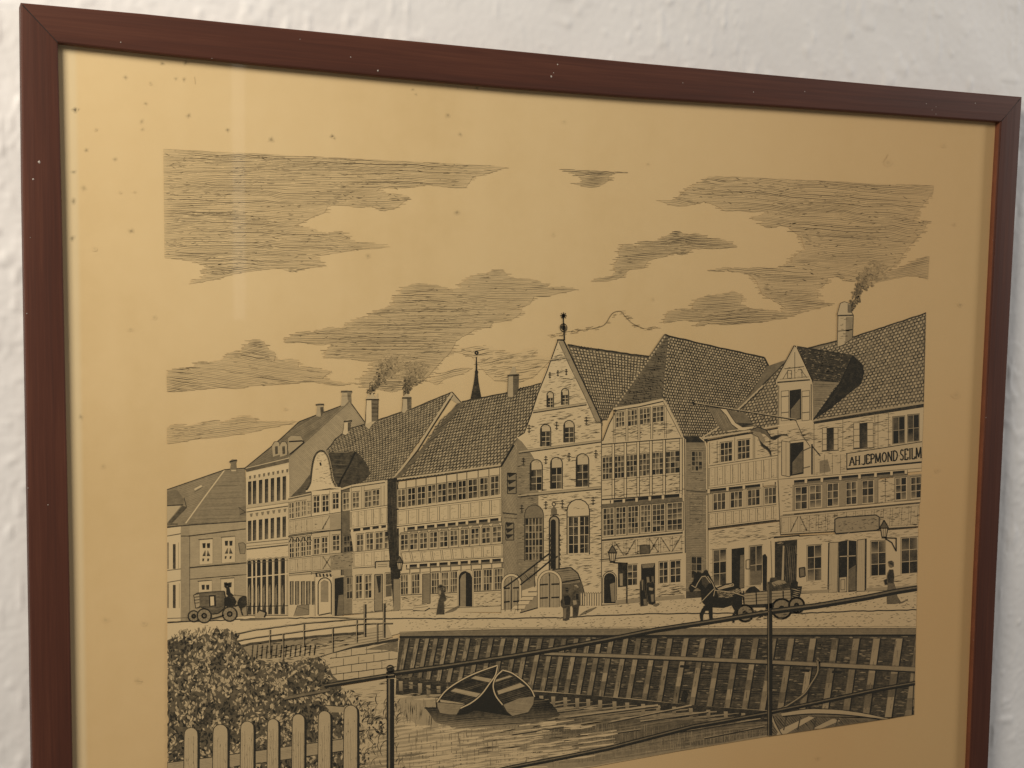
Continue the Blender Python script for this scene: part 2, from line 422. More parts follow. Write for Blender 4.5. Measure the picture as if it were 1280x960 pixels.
def B(Q, u, v):
    (x0, y0), (x1, y1), (x2, y2), (x3, y3) = Q
    return ((x0 * (1 - u) + x1 * u) * (1 - v) + (x3 * (1 - u) + x2 * u) * v, (y0 * (1 - u) + y1 * u) * (1 - v) + (y3 * (1 - u) + y2 * u) * v)

# --- vocabulary of the drawing
def window(k, x0, x1, y0, y1, cols=2, rows=3, slope=-.12, dens=.8, frame=.04, fw=1.1, arch=False, curtain=.35, mw=.75):
    """y0,y1 at the left edge"""
    dy = slope * (x1 - x0)
    Q = [(x0 - fw, y0 - fw), (x1 + fw, y0 - fw + dy), (x1 + fw, y1 + fw + dy), (x0 - fw, y1 + fw)]
    k.quad(*Q, frame, .1)
    for i in range(cols):
        for j in range(rows):
            a = x0 + (x1 - x0) * i / cols + (mw / 2 if i else 0); b = x0 + (x1 - x0) * (i + 1) / cols - (mw / 2 if i < cols - 1 else 0)
            h_ = (y1 - y0)
            c = y0 + h_ * j / rows + (mw / 2 if j else 0); d = y0 + h_ * (j + 1) / rows - (mw / 2 if j < rows - 1 else 0)
            sa, sb = slope * (a - x0), slope * (b - x0)
            da = dens * ru(.75, 1.15); r = rnd()
            t = (a, c + sa), (b, c + sb), (b, d + sb), (a, d + sa)
            if r < curtain:
                dl = da * ru(.35, .7)
                dd = [da, da, dl, dl] if rnd() < .5 else [da, dl, dl, da]
                k.quad(*t, [min(1, q) for q in dd], .2)
            else: k.quad(*t, min(1, da), .2)
    k.line([Q[0], Q[1]], .8, .75, dz=.25); k.line([Q[0], Q[3]], .6, .6, dz=.25)
def pane_row(k, wins, slope=-.12, **kw):
    nxt()
    for (x0, x1, y0, y1) in wins: window(k, x0, x1, y0, y1, slope=slope, **kw)
TS = 1.3
def tiles(k, Q, nc, nr, base=.35, dark=.8, w=1.0, poly=None, light=.10, stag=True):
    """pantiles in rows, each a dark crescent with a lit cheek"""
    nc, nr = int(nc * TS), int(nr * TS); w *= .88; base = min(.8, base + .06)
    k.patch(poly or Q, base); nxt()
    P = np.array(poly or Q, float)
    for j in range(nr):
        for i in range(nc + 1):
            u = (i + (.5 if (stag and j % 2) else 0) + ru(-.08, .08)) / nc; v = (j + .5 + ru(-.06, .06)) / nr
            if u > 1: continue
            cx, cy = B(Q, min(1, u), v)
            if not pip(np.array([cx]), np.array([cy]), P)[0]: continue
            a = B(Q, u - .34 / nc, v - .30 / nr); b = B(Q, u + .30 / nc, v - .40 / nr); c = B(Q, u + .36 / nc, v + .28 / nr); d = B(Q, u - .26 / nc, v + .36 / nr)
            k.quad(a, b, c, d, light + ru(0, .22), .2)
            if rnd() < .8: k.line([B(Q, u - .5 / nc, v + .44 / nr), B(Q, min(1, u + .5 / nc), v + .44 / nr)], w * .8, .6, dz=.35)
            m1 = B(Q, u + .42 / nc, v - .45 / nr); m2 = B(Q, u + .44 / nc, v + .2 / nr); m3 = B(Q, u + .15 / nc, v + .47 / nr); m4 = B(Q, u - .4 / nc, v + .38 / nr)
            k.line([m1, m2, m3, m4], w * ru(.75, 1.2), dark * ru(.75, 1.1), dz=.4)
def ridge(k, a, b, w=1.6, dens=.7): k.line([a, b], w, dens, wob=.4)
def timbers(k, Q, n, w=1.4, tone=.0, dens=.6, lw=.6, tex=True, braces=()):
    """panel band with n posts: two thin strokes per post, dashes in the infill"""
    k.patch(Q, tone); k.line([Q[0], Q[1]], .8, .8); k.line([Q[3], Q[2]], .9, .85)
    k.line([B(Q, 0, .1), B(Q, 1, .1)], .5, .55); k.line([B(Q, 0, .9), B(Q, 1, .9)], .5, .5)
    wd_ = (Q[1][0] - Q[0][0])
    for i in range(n + 1):
        u = i / n; e = w / wd_
        k.line([B(Q, max(0, u - e), .1), B(Q, max(0, u - e), .9)], lw, dens * ru(.7, 1.1))
        if i < n: k.line([B(Q, u + e, .1), B(Q, u + e, .9)], lw * 1.2, dens)
        if tex and i < n:
            for _ in range(9):
                a, b = u + ru(.15, .5) / n, ru(.15, .85)
                if rnd() < .6: k.line([B(Q, a, b), B(Q, a + ru(.1, .35) / n, b + ru(-.03, .05))], 1.3, ru(.12, .34), taper=True)
                else: k.line([B(Q, a, b), B(Q, a + ru(-.02, .02) / n, min(.9, b + ru(.1, .3)))], 1.1, ru(.12, .3), taper=True)
    for i, kind in braces:
        a, b = (i + .12) / n, (i + .88) / n
        if kind in '/x': k.line([B(Q, a, .88), B(Q, b, .12)], 1.4, .45)
        if kind in '\\x': k.line([B(Q, a, .12), B(Q, b, .88)], 1.4, .45)
def beam_ends(k, pts, w=2.6, h_=3.6, band=True, under=5.0):
    """lit joist ends over the dark underside of a jettied storey"""
    if band:
        k.patch([(pts[0][0] - 3, pts[0][1] - 1.5)] + [(pts[-1][0] + 2, pts[-1][1] - 1.5), (pts[-1][0] + 2, pts[-1][1] + under), (pts[0][0] - 3, pts[0][1] + under)], .5)
        k.line([(pts[0][0] - 3, pts[0][1] - .6), (pts[-1][0] + 2, pts[-1][1] - .6)], 3.0, .93)
    nxt()
    for x, y in pts:
        w, h_ = 3.4, 5.0
        k.quad((x - w / 2, y - h_ / 2), (x + w / 2, y - h_ / 2), (x + w / 2, y + h_ / 2), (x - w / 2, y + h_ / 2), .0, .1)
        k.line([(x + w / 2, y - h_ / 2), (x + w / 2, y + h_ / 2 + 1), (x - w / 2, y + h_ / 2 + .4)], .7, .9)
def arch_pts(x0, x1, ytop, ybot, n=8):
    r = (x1 - x0) / 2; cx = (x0 + x1) / 2
    return [(x0, ybot)] + [(cx - r * math.cos(t), ytop + r - r * math.sin(t)) for t in np.linspace(0, math.pi, n)] + [(x1, ybot)]
def ring(k, cx, cy, r, w=1.2, dens=.85, ry=None, spokes=0):
    ry = ry or r
    k.line([(cx + r * math.cos(t), cy + ry * math.sin(t)) for t in np.linspace(0, 2 * math.pi, 18)], w, dens)
    for i in range(spokes):
        t = i * 2 * math.pi / spokes; k.line([(cx, cy), (cx + r * math.cos(t), cy + ry * math.sin(t))], .5, dens * .8)
def curve(pts, n=6):
    """Catmull-Rom through the points"""
    P = [np.array(p, float) for p in pts]; P = [2 * P[0] - P[1]] + P + [2 * P[-1] - P[-2]]; out = []
    for i in range(1, len(P) - 2):
        for t in np.linspace(0, 1, n, endpoint=False):
            a, b, c, d = P[i - 1], P[i], P[i + 1], P[i + 2]
            q = .5 * ((2 * b) + (-a + c) * t + (2 * a - 5 * b + 4 * c - d) * t * t + (-a + 3 * b - 3 * c + d) * t ** 3); out.append((q[0], q[1]))
    out.append(tuple(P[-2])); return out
def off8(x0, y0, pts): return [(x0 + x / 8, y0 + y / 8) for x, y in pts]

#PART2
# ------------------------------------------------------------------ the sheet of paper with its foxing spots
sheet = Ink()
_c = [(66, 46), (1257, 146), (1209, 1090), (90, 1152)]
LAYER[0] = 0
_n = 24
for i in range(_n):
    for j in range(_n):
        sheet.quad(B(_c, i / _n, j / _n), B(_c, (i + 1) / _n, j / _n), B(_c, (i + 1) / _n, (j + 1) / _n), B(_c, i / _n, (j + 1) / _n), 0.0)
def blot(k, x, y, r, d, tail=None):
    pts = [(x + math.cos(t) * r * ru(.6, 1.25), y + math.sin(t) * r * ru(.6, 1.25)) for t in [i * math.pi / 5 for i in range(10)]]
    k.patch([(x + (a - x) * 2.1, y + (b - y) * 1.9) for a, b in pts], d * .16); k.patch([(x + (a - x) * 1.4, y + (b - y) * 1.3) for a, b in pts], d * .32); k.patch([(x + (a - x) * .8, y + (b - y) * .8) for a, b in pts], d * .8)
for (x, y, r, d) in [(94, 137, 2.6, .8), (98, 137, 1.5, .4), (108, 188, 2.2, .5), (92, 215, 2.6, .45), (105, 235, 3.0, .3), (92, 251.5, 2.8, .55), (90, 298, 3, .5), (144, 199.5, 2, .4),
    (164, 289, 2.6, .5), (203, 79.5, 2, .55), (232, 78.5, 2.3, .65), (157, 97, 2, .4), (220, 98.5, 1.8, .35), (230, 99.5, 1.8, .45), (182, 129.5, 1.8, .4), (177, 152, 2.2, .35), (178, 162, 1.8, .3),
    (236, 144.5, 2, .5), (284.5, 162.5, 2, .6), (339, 174.5, 2.6, .5), (415.5, 170.5, 2, .7), (418, 173, 1.4, .4), (516, 112, 1.4, .4), (520, 118, 1.2, .3), (596, 110, 1.8, .45), (572, 110, 1.4, .25),
    (560, 144, 2.2, .4), (575.5, 168, 1.8, .4), (571, 265.5, 2.2, .45), (460, 320, 2.4, .3), (101, 521, 2.2, .4), (193, 397, 2.2, .2), (163, 412, 2, .2), (129, 583, 2.2, .18), (132, 775, 3, .16),
    (180, 779, 2, .16), (172, 851, 3, .14), (705, 152, 2, .14), (810, 205, 1.4, .25), (816, 374, 1.4, .2), (691, 293, 1.8, .14), (1200, 381, 2, .3), (1195, 494, 3, .12), (1110, 203, 3, .12), (1193, 281, 1.6, .2),
    (1172, 588, 2, .14), (1022, 948, 2, .18), (188, 104, 1.6, .25), (1180, 182, 2, .12), (357, 511, 1.6, .2), (168, 240, 1.2, .2), (120, 162, 1.5, .25), (150, 240, 1.4, .12), (118, 311, 2, .14)]:
    blot(sheet, x, y, r * .9, d * .68)
pass
sheet.line([(243, 96), (244, 105)], .8, .14); sheet.line([(1110, 193), (1104, 203)], .8, .1); sheet.line([(168, 851), (178, 852)], .9, .15)
sheet_o = sheet.build("print_sheet", root, "yellowed paper sheet with brown foxing spots and wide margins", clip=False)
#PART3
# ------------------------------------------------------------------ the engraving, traced shape by shape on the sheet
def puff(poly):
    """small billows along the upper edges of a cloud"""
    A = sum(a[0] * b[1] - b[0] * a[1] for a, b in zip(poly, poly[1:] + poly[:1])); sg = 1 if A > 0 else -1; out = []
    for a, b in zip(poly, poly[1:] + poly[:1]):
        dx, dy = b[0] - a[0], b[1] - a[1]; l = math.hypot(dx, dy) + 1e-6; nx, ny = sg * dy / l, -sg * dx / l; out.append(a)
        if ny < -.15 and l > 5 and min(a[1], b[1]) > 240:
            q = max(1, round(l / 9))
            for i in range(q):
                for t in (.2, .5, .8): u = (i + t) / q; hh = math.sin(t * math.pi) * l / q * ru(.16, .3); out.append((a[0] + dx * u + nx * hh, a[1] + dy * u + ny * hh))
    return out
def cloud(poly, ang=-.03, dens=.5, base=.13, sp=2.2, wav=2.5, w=.95, flecks=0, amp=1.1, gap=.0, label=None):
    k = Ink(); nxt(2)
    pr = rough(puff(poly), amp * .7, 4.0)
    k.patch(pr, base * .55); nxt()
    k.hatch(pr, ang, sp * .9, w * .95, dens * 1.0, wav=.8 + wav * .22, gap=gap + .1, edge=3.4, wl=30, step=2.2, dfun=lambda x, y: 1.0 + 1.0 * float(vnoise(x / 34 + 5, y / 22)))
    P2 = np.array(poly, float); lo, hi = P2.min(0), P2.max(0); area = (hi[0] - lo[0]) * (hi[1] - lo[1])
    for _ in range(int(area / 55)):      # darker drifts inside the cloud, little bundles of strokes
        x, y = ru(lo[0], hi[0]), ru(lo[1], hi[1])
        if vnoise(x / 30 + 5, y / 20) < .02 or not pip(np.array([x]), np.array([y]), P2)[0] or not pip(np.array([x + 9]), np.array([y]), P2)[0]: continue
        l = ru(4, 11); c_ = ru(-1, 1); k.line([(x, y), (x + l / 2, y + c_ + ang * l / 2), (x + l, y + ang * l)], ru(.8, 1.7), ru(.2, .42), taper=True, dz=.3 + rnd() * .4)
    if flecks: k.dashes(poly, int(flecks * .6), 5, 1.0, .5, ang, .5, curl=1.0)
    return k.build("printed_cloud", sheet_o, label)
cloud([(204, 186), (250, 188), (330, 191), (365, 193), (400, 196), (430, 195), (480, 200), (540, 203), (600, 206), (634, 209), (615, 215), (590, 222), (582, 234), (570, 235), (532, 231), (507, 235), (475, 235),
       (470, 239), (488, 243), (511, 246), (500, 256), (495, 260), (480, 264), (465, 258), (445, 259), (427, 256), (410, 256), (405, 266), (380, 276), (366, 284), (387, 286), (398, 290), (412, 294), (417, 290), (424, 290), (437, 300), (445, 305),
       (462, 304), (482, 309), (465, 311), (450, 311), (432, 314), (390, 321), (400, 328), (407, 332), (377, 336), (365, 340), (357, 338), (352, 335), (338, 336), (320, 338), (295, 342), (265, 350), (236, 355), (250, 349), (258, 347), (255, 340),
       (260, 339), (255, 331), (240, 326), (225, 324), (204, 322)], ang=.02, flecks=330, wav=4.2, dens=.5, gap=.03, label="large hatched cloud in the upper left of the print")
cloud([(694, 209), (715, 212), (740, 213), (757, 214), (785, 215), (765, 217), (760, 221), (760, 226), (745, 234), (735, 234), (717, 230), (729, 227), (725, 221), (717, 217)], dens=.55, base=.2, sp=2, label="small hatched cloud near the top edge of the print")
cloud([(886, 220), (960, 222), (1070, 228), (1110, 230), (1168, 232), (1166, 240), (1145, 266), (1141, 277), (1160, 277), (1155, 287), (1135, 309), (1122, 327), (1110, 338), (1097, 345), (1080, 350), (1065, 352), (1045, 346), (1035, 347), (1029, 357),
       (1019, 362), (1021, 372), (1027, 380), (1040, 381), (1015, 387), (985, 393), (976, 389), (982, 385), (975, 380), (960, 372), (952, 367), (945, 350), (935, 342), (915, 339), (885, 339), (900, 336), (935, 336), (960, 335), (975, 336), (990, 328), (995, 320), (1006, 312),
       (1002, 297), (985, 284), (975, 282), (960, 285), (950, 281), (958, 276), (940, 274), (960, 268), (960, 264), (937, 265), (920, 263), (907, 264), (892, 256), (880, 252), (860, 257), (847, 258), (825, 252), (843, 251), (855, 240), (870, 230)],
      ang=.08, flecks=300, wav=5, dens=.5, label="large hatched cloud in the upper right of the print")
cloud([(1095, 350), (1112, 340), (1130, 334), (1145, 326), (1162, 321), (1161, 349), (1147, 345), (1132, 345), (1110, 350), (1087, 355)], dens=.45, base=.2, ang=-.2, label="small grey cloud beside the chimney smoke")
cloud([(739, 352), (745, 350), (765, 346), (770, 340), (767, 334), (775, 322), (777, 310), (784, 305), (794, 311), (806, 301), (815, 305), (822, 301), (837, 294), (849, 289), (855, 296), (872, 292), (884, 299), (902, 299), (910, 305), (921, 309), (900, 311), (865, 311), (852, 319),
       (842, 315), (832, 320), (810, 326), (805, 335), (787, 337), (775, 347), (757, 352)], dens=.55, base=.2, ang=-.05, label="ragged cloud rising above the stone gable house")
cloud([(830, 404), (835, 391), (852, 387), (866, 387), (870, 376), (880, 372), (892, 370), (910, 367), (920, 365), (927, 375), (925, 380), (935, 389), (948, 387), (962, 388), (985, 393), (1005, 390), (975, 399), (945, 403), (925, 405), (905, 406), (885, 404), (870, 408), (877, 402), (855, 400)], dens=.55, base=.2, ang=-.05, label="low cloud above the hipped roof")
cloud([(355, 428), (372, 417), (380, 415), (392, 417), (412, 410), (427, 411), (447, 399), (460, 399), (462, 394), (480, 386), (495, 382), (492, 377), (500, 367), (502, 361), (520, 355), (535, 357), (540, 356), (560, 363), (575, 361), (582, 351), (597, 344), (610, 345), (617, 338), (627, 339),
       (639, 349), (662, 350), (677, 354), (685, 360), (700, 359), (720, 362), (700, 366), (685, 370), (667, 371), (662, 380), (640, 387), (651, 391), (640, 399), (615, 404), (612, 409), (595, 411), (570, 426), (563, 440), (548, 455), (535, 470), (520, 482), (490, 490), (455, 484), (449, 476), (465, 463),
       (465, 452), (430, 448), (407, 447), (410, 436), (417, 430), (395, 431), (375, 428)], ang=-.02, flecks=110, wav=3, dens=.52, base=.17, label="big cumulus cloud in the middle of the sky")
cloud([(537, 477), (550, 468), (575, 460), (590, 461), (575, 468), (555, 474), (545, 481)], ang=-.25, base=.08, dens=.4, gap=.15)
cloud([(566, 438), (582, 435), (610, 433), (626, 441), (645, 443), (662, 436), (672, 437), (664, 445), (690, 448), (668, 470), (650, 478), (618, 476), (604, 462), (590, 446)], ang=-.18, base=.05, dens=.42, gap=.3, sp=2.8, label="thin streaky cloud behind the church spire")
cloud([(209, 465), (222, 461), (235, 464), (252, 452), (260, 455), (277, 451), (290, 440), (300, 441), (310, 430), (320, 425), (327, 426), (335, 437), (344, 445), (342, 452), (352, 450), (367, 449), (372, 460), (392, 460), (412, 466), (402, 474), (425, 479), (439, 480), (420, 482), (390, 477),
       (359, 480), (340, 481), (317, 482), (295, 486), (275, 484), (250, 487), (209, 490)], ang=.12, dens=.5, base=.16, label="long low cloud at the left edge of the print")
cloud([(209, 536), (220, 531), (232, 534), (257, 529), (265, 526), (277, 530), (300, 522), (310, 521), (320, 527), (345, 528), (370, 527), (355, 531), (335, 535), (320, 539), (277, 546), (245, 549), (209, 555)], dens=.45, base=.16, ang=-.12, label="flat strip of cloud at the left above the roofs")
k = Ink(); nxt()
for pts in ([(740, 411), (755, 406), (765, 392), (775, 389), (781, 395), (790, 404), (805, 411)],): k.line(curve(pts), .8, .5)
for _ in range(70):
    x = ru(676, 832); y = np.interp(x, [676, 700, 726, 745, 758, 768, 776, 790, 805, 832], [422, 417, 412, 410, 402, 392, 390, 405, 412, 404]) + ru(-2, 3)
    k.line([(x, y), (x + ru(3, 8), y - ru(0, 1.6))], ru(.6, 1.1), ru(.35, .65), taper=True)
k.build("printed_cloud", sheet_o, "thin broken cloud outline above the stone gable")

def smoke(pts, n, spread, d=.5):
    k = Ink(); nxt(2); C = curve(pts, 12); L_ = len(C)
    for i in range(n):
        u = rnd() ** .8; x, y = C[int(u * (L_ - 1))]; s = spread * (.25 + .9 * u); x += random.gauss(0, .45) * s; y += random.gauss(0, .45) * s
        r = ru(1.3, 3.0) * (.5 + .6 * u); a0 = ru(0, 6.3); dd = d * (1.15 - .75 * u) * ru(.6, 1.3)
        r *= 1.25
        if i % 4 == 0:
            k.line([(x + r * math.cos(a0 + t), y + r * .8 * math.sin(a0 + t)) for t in np.linspace(0, ru(2, 4.5), 6)], ru(.6, 1.2), min(.9, dd * .8), taper=True, dz=.3 + rnd() * 2)
        else:
            P_ = [(x + r * ru(.5, .9) * math.cos(t), y + r * ru(.4, .8) * math.sin(t)) for t in np.linspace(0, 2 * math.pi, 7)[:-1]]
            kk = len(k.v); z = LAYER[0] + rnd() * 2; k.v += [(a, b, z) for a, b in P_]; k.d += [dd * .62] * 6; k.f.append(tuple(kk + q for q in range(6)))
    nxt(3); return k.build("printed_smoke", sheet_o)
smoke([(462, 491), (470, 480), (478, 468), (488, 460), (494, 452)], 420, 13, .95)
smoke([(508, 492), (511, 480), (518, 470), (524, 459)], 380, 12, 1.0)
smoke([(1062, 387), (1068, 378), (1074, 362), (1080, 350), (1086, 344), (1097, 335)], 420, 11, .9)

def stone_tex(k, poly, n, w=.9, d=.55, ln=7): k.dashes(poly, int(n * 1.7), ln, w * 1.1, d, -.12, .12, curl=.5); k.dashes(poly, n, ln * .7, .8, d * .5, -.1, .5)

# --- church spire far behind
k = Ink(); nxt()
k.patch([(594, 462), (596.5, 462), (598, 478), (602, 500), (587, 503), (592, 478)], .8); k.patch([(594.6, 446), (596, 446), (596.4, 464), (594.2, 464)], .9)
ring(k, 595.4, 441, 1.6, 2.0, .9); ring(k, 595.5, 465, 1.3, 1.8, .9); k.line([(595.5, 438), (598, 441), (595.5, 444)], 1.4, .8)
k.build("printed_spire", sheet_o, "dark church spire behind the long tiled roof")

# --- house at the far left
k = Ink(); nxt()
k.patch([(208, 612), (281, 587), (306, 585), (309, 653), (236, 657), (208, 660)], .42)
k.hatch([(281, 588), (306, 586), (308, 652), (236, 657), (232, 652)], -.03, 2.3, .8, .5, wav=.4)
k.hatch([(208, 613), (279, 588), (232, 652), (227, 625)], -.35, 2.0, .7, .45)
k.patch([(208, 614), (221, 612), (230, 624), (229, 631), (208, 631)], .5); k.patch([(208, 632), (227, 631), (209, 653)], .16); k.patch([(228, 632), (234, 634), (214, 655), (210, 653)], .65)
k.line([(208, 632), (229, 631)], 1.4, .8); k.line([(230, 622), (233, 634), (228, 640)], 1.1, .7)
k.line([(281, 587), (255, 622), (232, 654)], 1.5, .05); k.line([(243, 612), (252, 607)], 2.2, .05); k.line([(243, 615), (253, 609)], .8, .7)
k.line([(208, 612), (281, 587), (306, 585)], 1.2, .8); k.line([(208, 659), (236, 656.5), (308, 651.5)], 1.8, .75); k.line([(208, 655), (222, 655)], 2.6, .6)
k.patch([(287, 589), (288.5, 580), (286, 577.5), (290, 574), (296, 574.5), (295, 579), (296, 589)], .5); k.line([(287, 577), (296, 575)], 1.6, .85); k.line([(289, 588), (295, 588)], 1.8, .1)
k.patch([(298, 634), (307, 632), (308, 645), (300, 644)], .5); k.line([(298, 634), (307, 640), (300, 643)], .9, .8)
k.patch([(208, 660), (226, 658), (226, 776), (208, 777)], .03); k.patch([(226, 658), (237, 657), (237, 776), (226, 776)], .33); k.patch([(237, 657), (309, 652), (310, 772), (237, 776)], .27)
k.hatch([(237, 657), (309, 652), (310, 772), (237, 776)], .02, 2.0, .7, .28); k.line([(237, 669), (237, 776)], 1.1, .55); k.line([(226, 662), (226, 776)], .6, .35)
k.line([(208, 670), (226, 667)], 1.3, .6); k.line([(226, 670), (236, 670), (307, 661)], 1.5, .65)
k.line([(237, 709.5), (308, 703.5)], 1.8, .7); k.line([(237, 724), (308, 718)], 1.2, .6); k.line([(208, 713), (226, 711)], 1.2, .5); k.line([(208, 728), (226, 725)], 1.2, .5); k.line([(208, 773), (236, 772), (238, 777), (208, 778)], 1.2, .5)
for (x0, y0, x1, y1) in [(208, 678, 223, 711), (208, 729, 224, 760)]:
    k.patch([(x0, y0), (x1, y0 - 1), (x1, y1 - 1), (x0, y1)], .03); k.quad((x0, y0), (x0 + 3, y0), (x0 + 3, y1), (x0, y1), .4, .3); k.quad((x0 + 8, y0 + 2), (x0 + 11.5, y0 + 2), (x0 + 11.5, y1), (x0 + 8, y1), .75, .3); k.line([(x1, y0), (x1, y1)], .8, .3)
nxt()
for (x0, y0, w_, h_) in [(249, 675, 17, 31), (277, 672, 17, 32), (248, 727, 17, 20), (276, 724, 17, 22)]:
    k.quad((x0, y0), (x0 + w_, y0 - 1.5), (x0 + w_, y0 + h_ - 1.5), (x0, y0 + h_), .06, .1); k.outline([(x0, y0), (x0 + w_, y0 - 1.5), (x0 + w_, y0 + h_ - 1.5), (x0, y0 + h_)], .7, .5)
    k.line([(x0 - 1, y0 - .5), (x0 + w_, y0 - 2)], 1.1, .7)
    X, Y = x0 + 3.8, y0 + 4
    for i in (0, 1):
        k.quad((X + i * 5.6, Y), (X + i * 5.6 + 4.2, Y - .3), (X + i * 5.6 + 3.8, Y + 6), (X + i * 5.6 + .5, Y + 6), .85, .2)
        if h_ > 25:
            k.quad((X + 3 + i * 3.4, Y + 9), (X + 4.3 + i * 3, Y + 9), (X + 4 + i * 6, Y + 16), (X + i * 5.5, Y + 16), [.4, .4, .8, .8], .2); k.quad((X + i * 6.2, Y + 19), (X + i * 6.2 + 2.6, Y + 19), (X + i * 6.2 + 1.8, Y + 22.5), (X + i * 6, Y + 22.5), .75, .2)
k.patch([(298, 679), (304, 678), (307, 681), (306, 692), (300, 692)], .4); k.outline([(298, 679), (304, 678), (307, 681), (306, 692), (300, 692)], .9, .7)
k.build("printed_house", sheet_o, "low house with hipped roof at the far left of the street")

# --- tall narrow house with tall window rows
k = Ink(); nxt()
k.patch([(305, 586), (349, 550), (374, 527), (392, 520), (427, 507), (437, 501), (361, 573), (307, 586)], .52)
k.hatch([(307, 585), (349, 550), (374, 527), (392, 520), (427, 507), (434, 503), (361, 571)], -.55, 1.9, .8, .55)
k.patch([(436.5, 501), (456, 528), (448, 540), (412, 562), (387, 620), (360, 626), (360, 571)], .33); k.hatch([(436.5, 503), (454, 528), (448, 540), (412, 562), (387, 620), (360, 626), (360, 573)], .8, 1.8, .6, .25)
k.line([(305, 586), (349, 550), (374, 527), (392, 520), (427, 507), (436.5, 501), (456, 528)], 1.2, .8); k.line([(436, 503), (361, 571)], .9, .6)
k.patch([(395, 520), (396, 508), (395, 505), (399, 503.5), (404.5, 504.5), (404, 509), (405, 514), (400, 521)], .22); k.quad((400, 509), (404, 508.5), (404.5, 516), (401, 520), .65, .3); k.line([(394.5, 506), (404.8, 505.5)], 2.0, .75)
k.patch([(426, 508), (427, 492), (426, 488.5), (433, 487.5), (440, 489), (438.5, 493), (439.5, 505), (436, 501), (430, 507)], .2); k.quad((434, 491), (438.5, 491), (439, 504), (434.5, 500), .5, .3); k.line([(426, 489.5), (440, 489.5)], 2.4, .65); k.line([(427, 495), (438, 495)], .7, .5)
k.patch([(360, 547), (363, 544), (376, 545), (380, 552), (380, 553), (362, 568), (360, 562)], .25); k.line([(361, 552), (378, 551), (380, 553), (362, 568)], 1.8, .85); k.line([(360, 547), (364, 544), (376, 545), (380, 552)], .9, .6)
for x in (341, 350): k.patch([(x, 571), (x - 1, 557), (x + 2, 552), (x + 7, 552), (x + 9, 556), (x + 9, 568)], .22); k.quad((x + 2.5, 558), (x + 6, 557.5), (x + 6.5, 567), (x + 3, 568), .65, .3); k.line([(x - 1, 557), (x + 2, 552), (x + 7, 552), (x + 9, 556), (x + 9, 568)], .9, .75)
k.patch([(307, 585), (361, 572), (361, 770), (309, 770)], .07)
k.patch([(306, 586), (361, 573), (361, 578), (308, 590)], .6); k.patch([(308, 591), (360, 580), (360, 588), (308, 597)], .0); nxt()
for i in range(9): x = 311 + i * 5.8; y = 595 - i * 1.05; k.quad((x, y), (x + 3, y - .6), (x + 2.4, y + 3.6), (x + .6, y + 4), .55, .2)
for x in (308.5, 315.5, 323, 330, 337.5, 345, 352.5, 359): k.quad((x, 601 - (x - 310) * .15), (x + 2.4, 600.6 - (x - 310) * .15), (x + 2.4, 631 - (x - 310) * .12), (x, 631.5 - (x - 310) * .12), .0, .15)
xs1 = (309.8, 315.8, 323.4, 330.8, 338.2, 345.8, 353)
for x in xs1:
    y = 602 - (x - 310) * .15; k.quad((x, y), (x + 4.4, y - .6), (x + 4.4, y + 29), (x, y + 29.5), [.9, .85, .5, .75], .25)
k.patch([(308, 631), (360, 625), (360, 629), (308, 635)], .15); k.patch([(308, 636.5), (360, 628.5), (360, 631), (308, 639)], .0); k.line([(308, 640), (360, 632.5)], 1.1, .75); k.line([(308, 635.5), (360, 628)], .8, .5)
nxt()
for i in range(7): x = 312 + i * 7; y = 642 - i * 1.0; k.quad((x, y), (x + 4, y - .6), (x + 3, y + 4), (x + 1, y + 4), .45, .2)
for x in xs1:
    y = 651 - (x - 310) * .12; k.quad((x, y), (x + 4.4, y - .6), (x + 4.4, y + 25), (x, y + 25.5), [.9, .8, .5, .75], .25); k.line([(x + 5.4, y - 3), (x + 5.4, y + 25)], 1.2, .0, dz=.3)
for (a, b, w_, d_) in [(679, 674, 1.0, .6), (683, 678, .8, .5), (686.5, 681, 1.5, .75)]: k.line([(308, a), (360, b)], w_, d_)
k.patch([(308, 688), (360, 682), (360, 768), (308, 768)], .02)
k.patch([(309, 700), (360, 695), (360, 768), (309, 768)], .25); nxt()
for i, x in enumerate((309.5, 314.5, 320.8, 327.8, 335.2, 343, 351.2)):
    y = 700.5 - i * .6
    P_ = arch_pts(x, x + 4.6 + i * .05, y, 768 - i * .1)
    kk = len(k.v); z = LAYER[0] + .2; k.v += [(a, b, z) for a, b in P_]; k.d += [.9 if b < 740 else .75 for a, b in P_]; k.f.append(tuple(range(kk, kk + len(P_))))
    k.line(arch_pts(x - .8, x + 5.4 + i * .05, y - 1.4, y + 5), .7, .5); k.line([(x + 5.7, y + 1), (x + 5.7, 768)], 1.6, .0, dz=.35)
    k.quad((x + .5, 736), (x + 2.5, 730), (x + 3.5, 752), (x + 1, 760), .45, .3)
k.line([(308, 722), (360, 717)], 1.3, .0, dz=.5); k.line([(308, 758), (360, 757)], 1.0, .85, dz=.5); k.line([(309, 704), (360, 700)], .8, .7, dz=.5); k.line([(308, 769), (360, 769)], 1.0, .6)
k.dashes([(308, 690), (360, 685), (360, 693), (308, 699)], 12, 5, .5, .3)
k.build("printed_house", sheet_o, "tall narrow house with rows of slender windows")

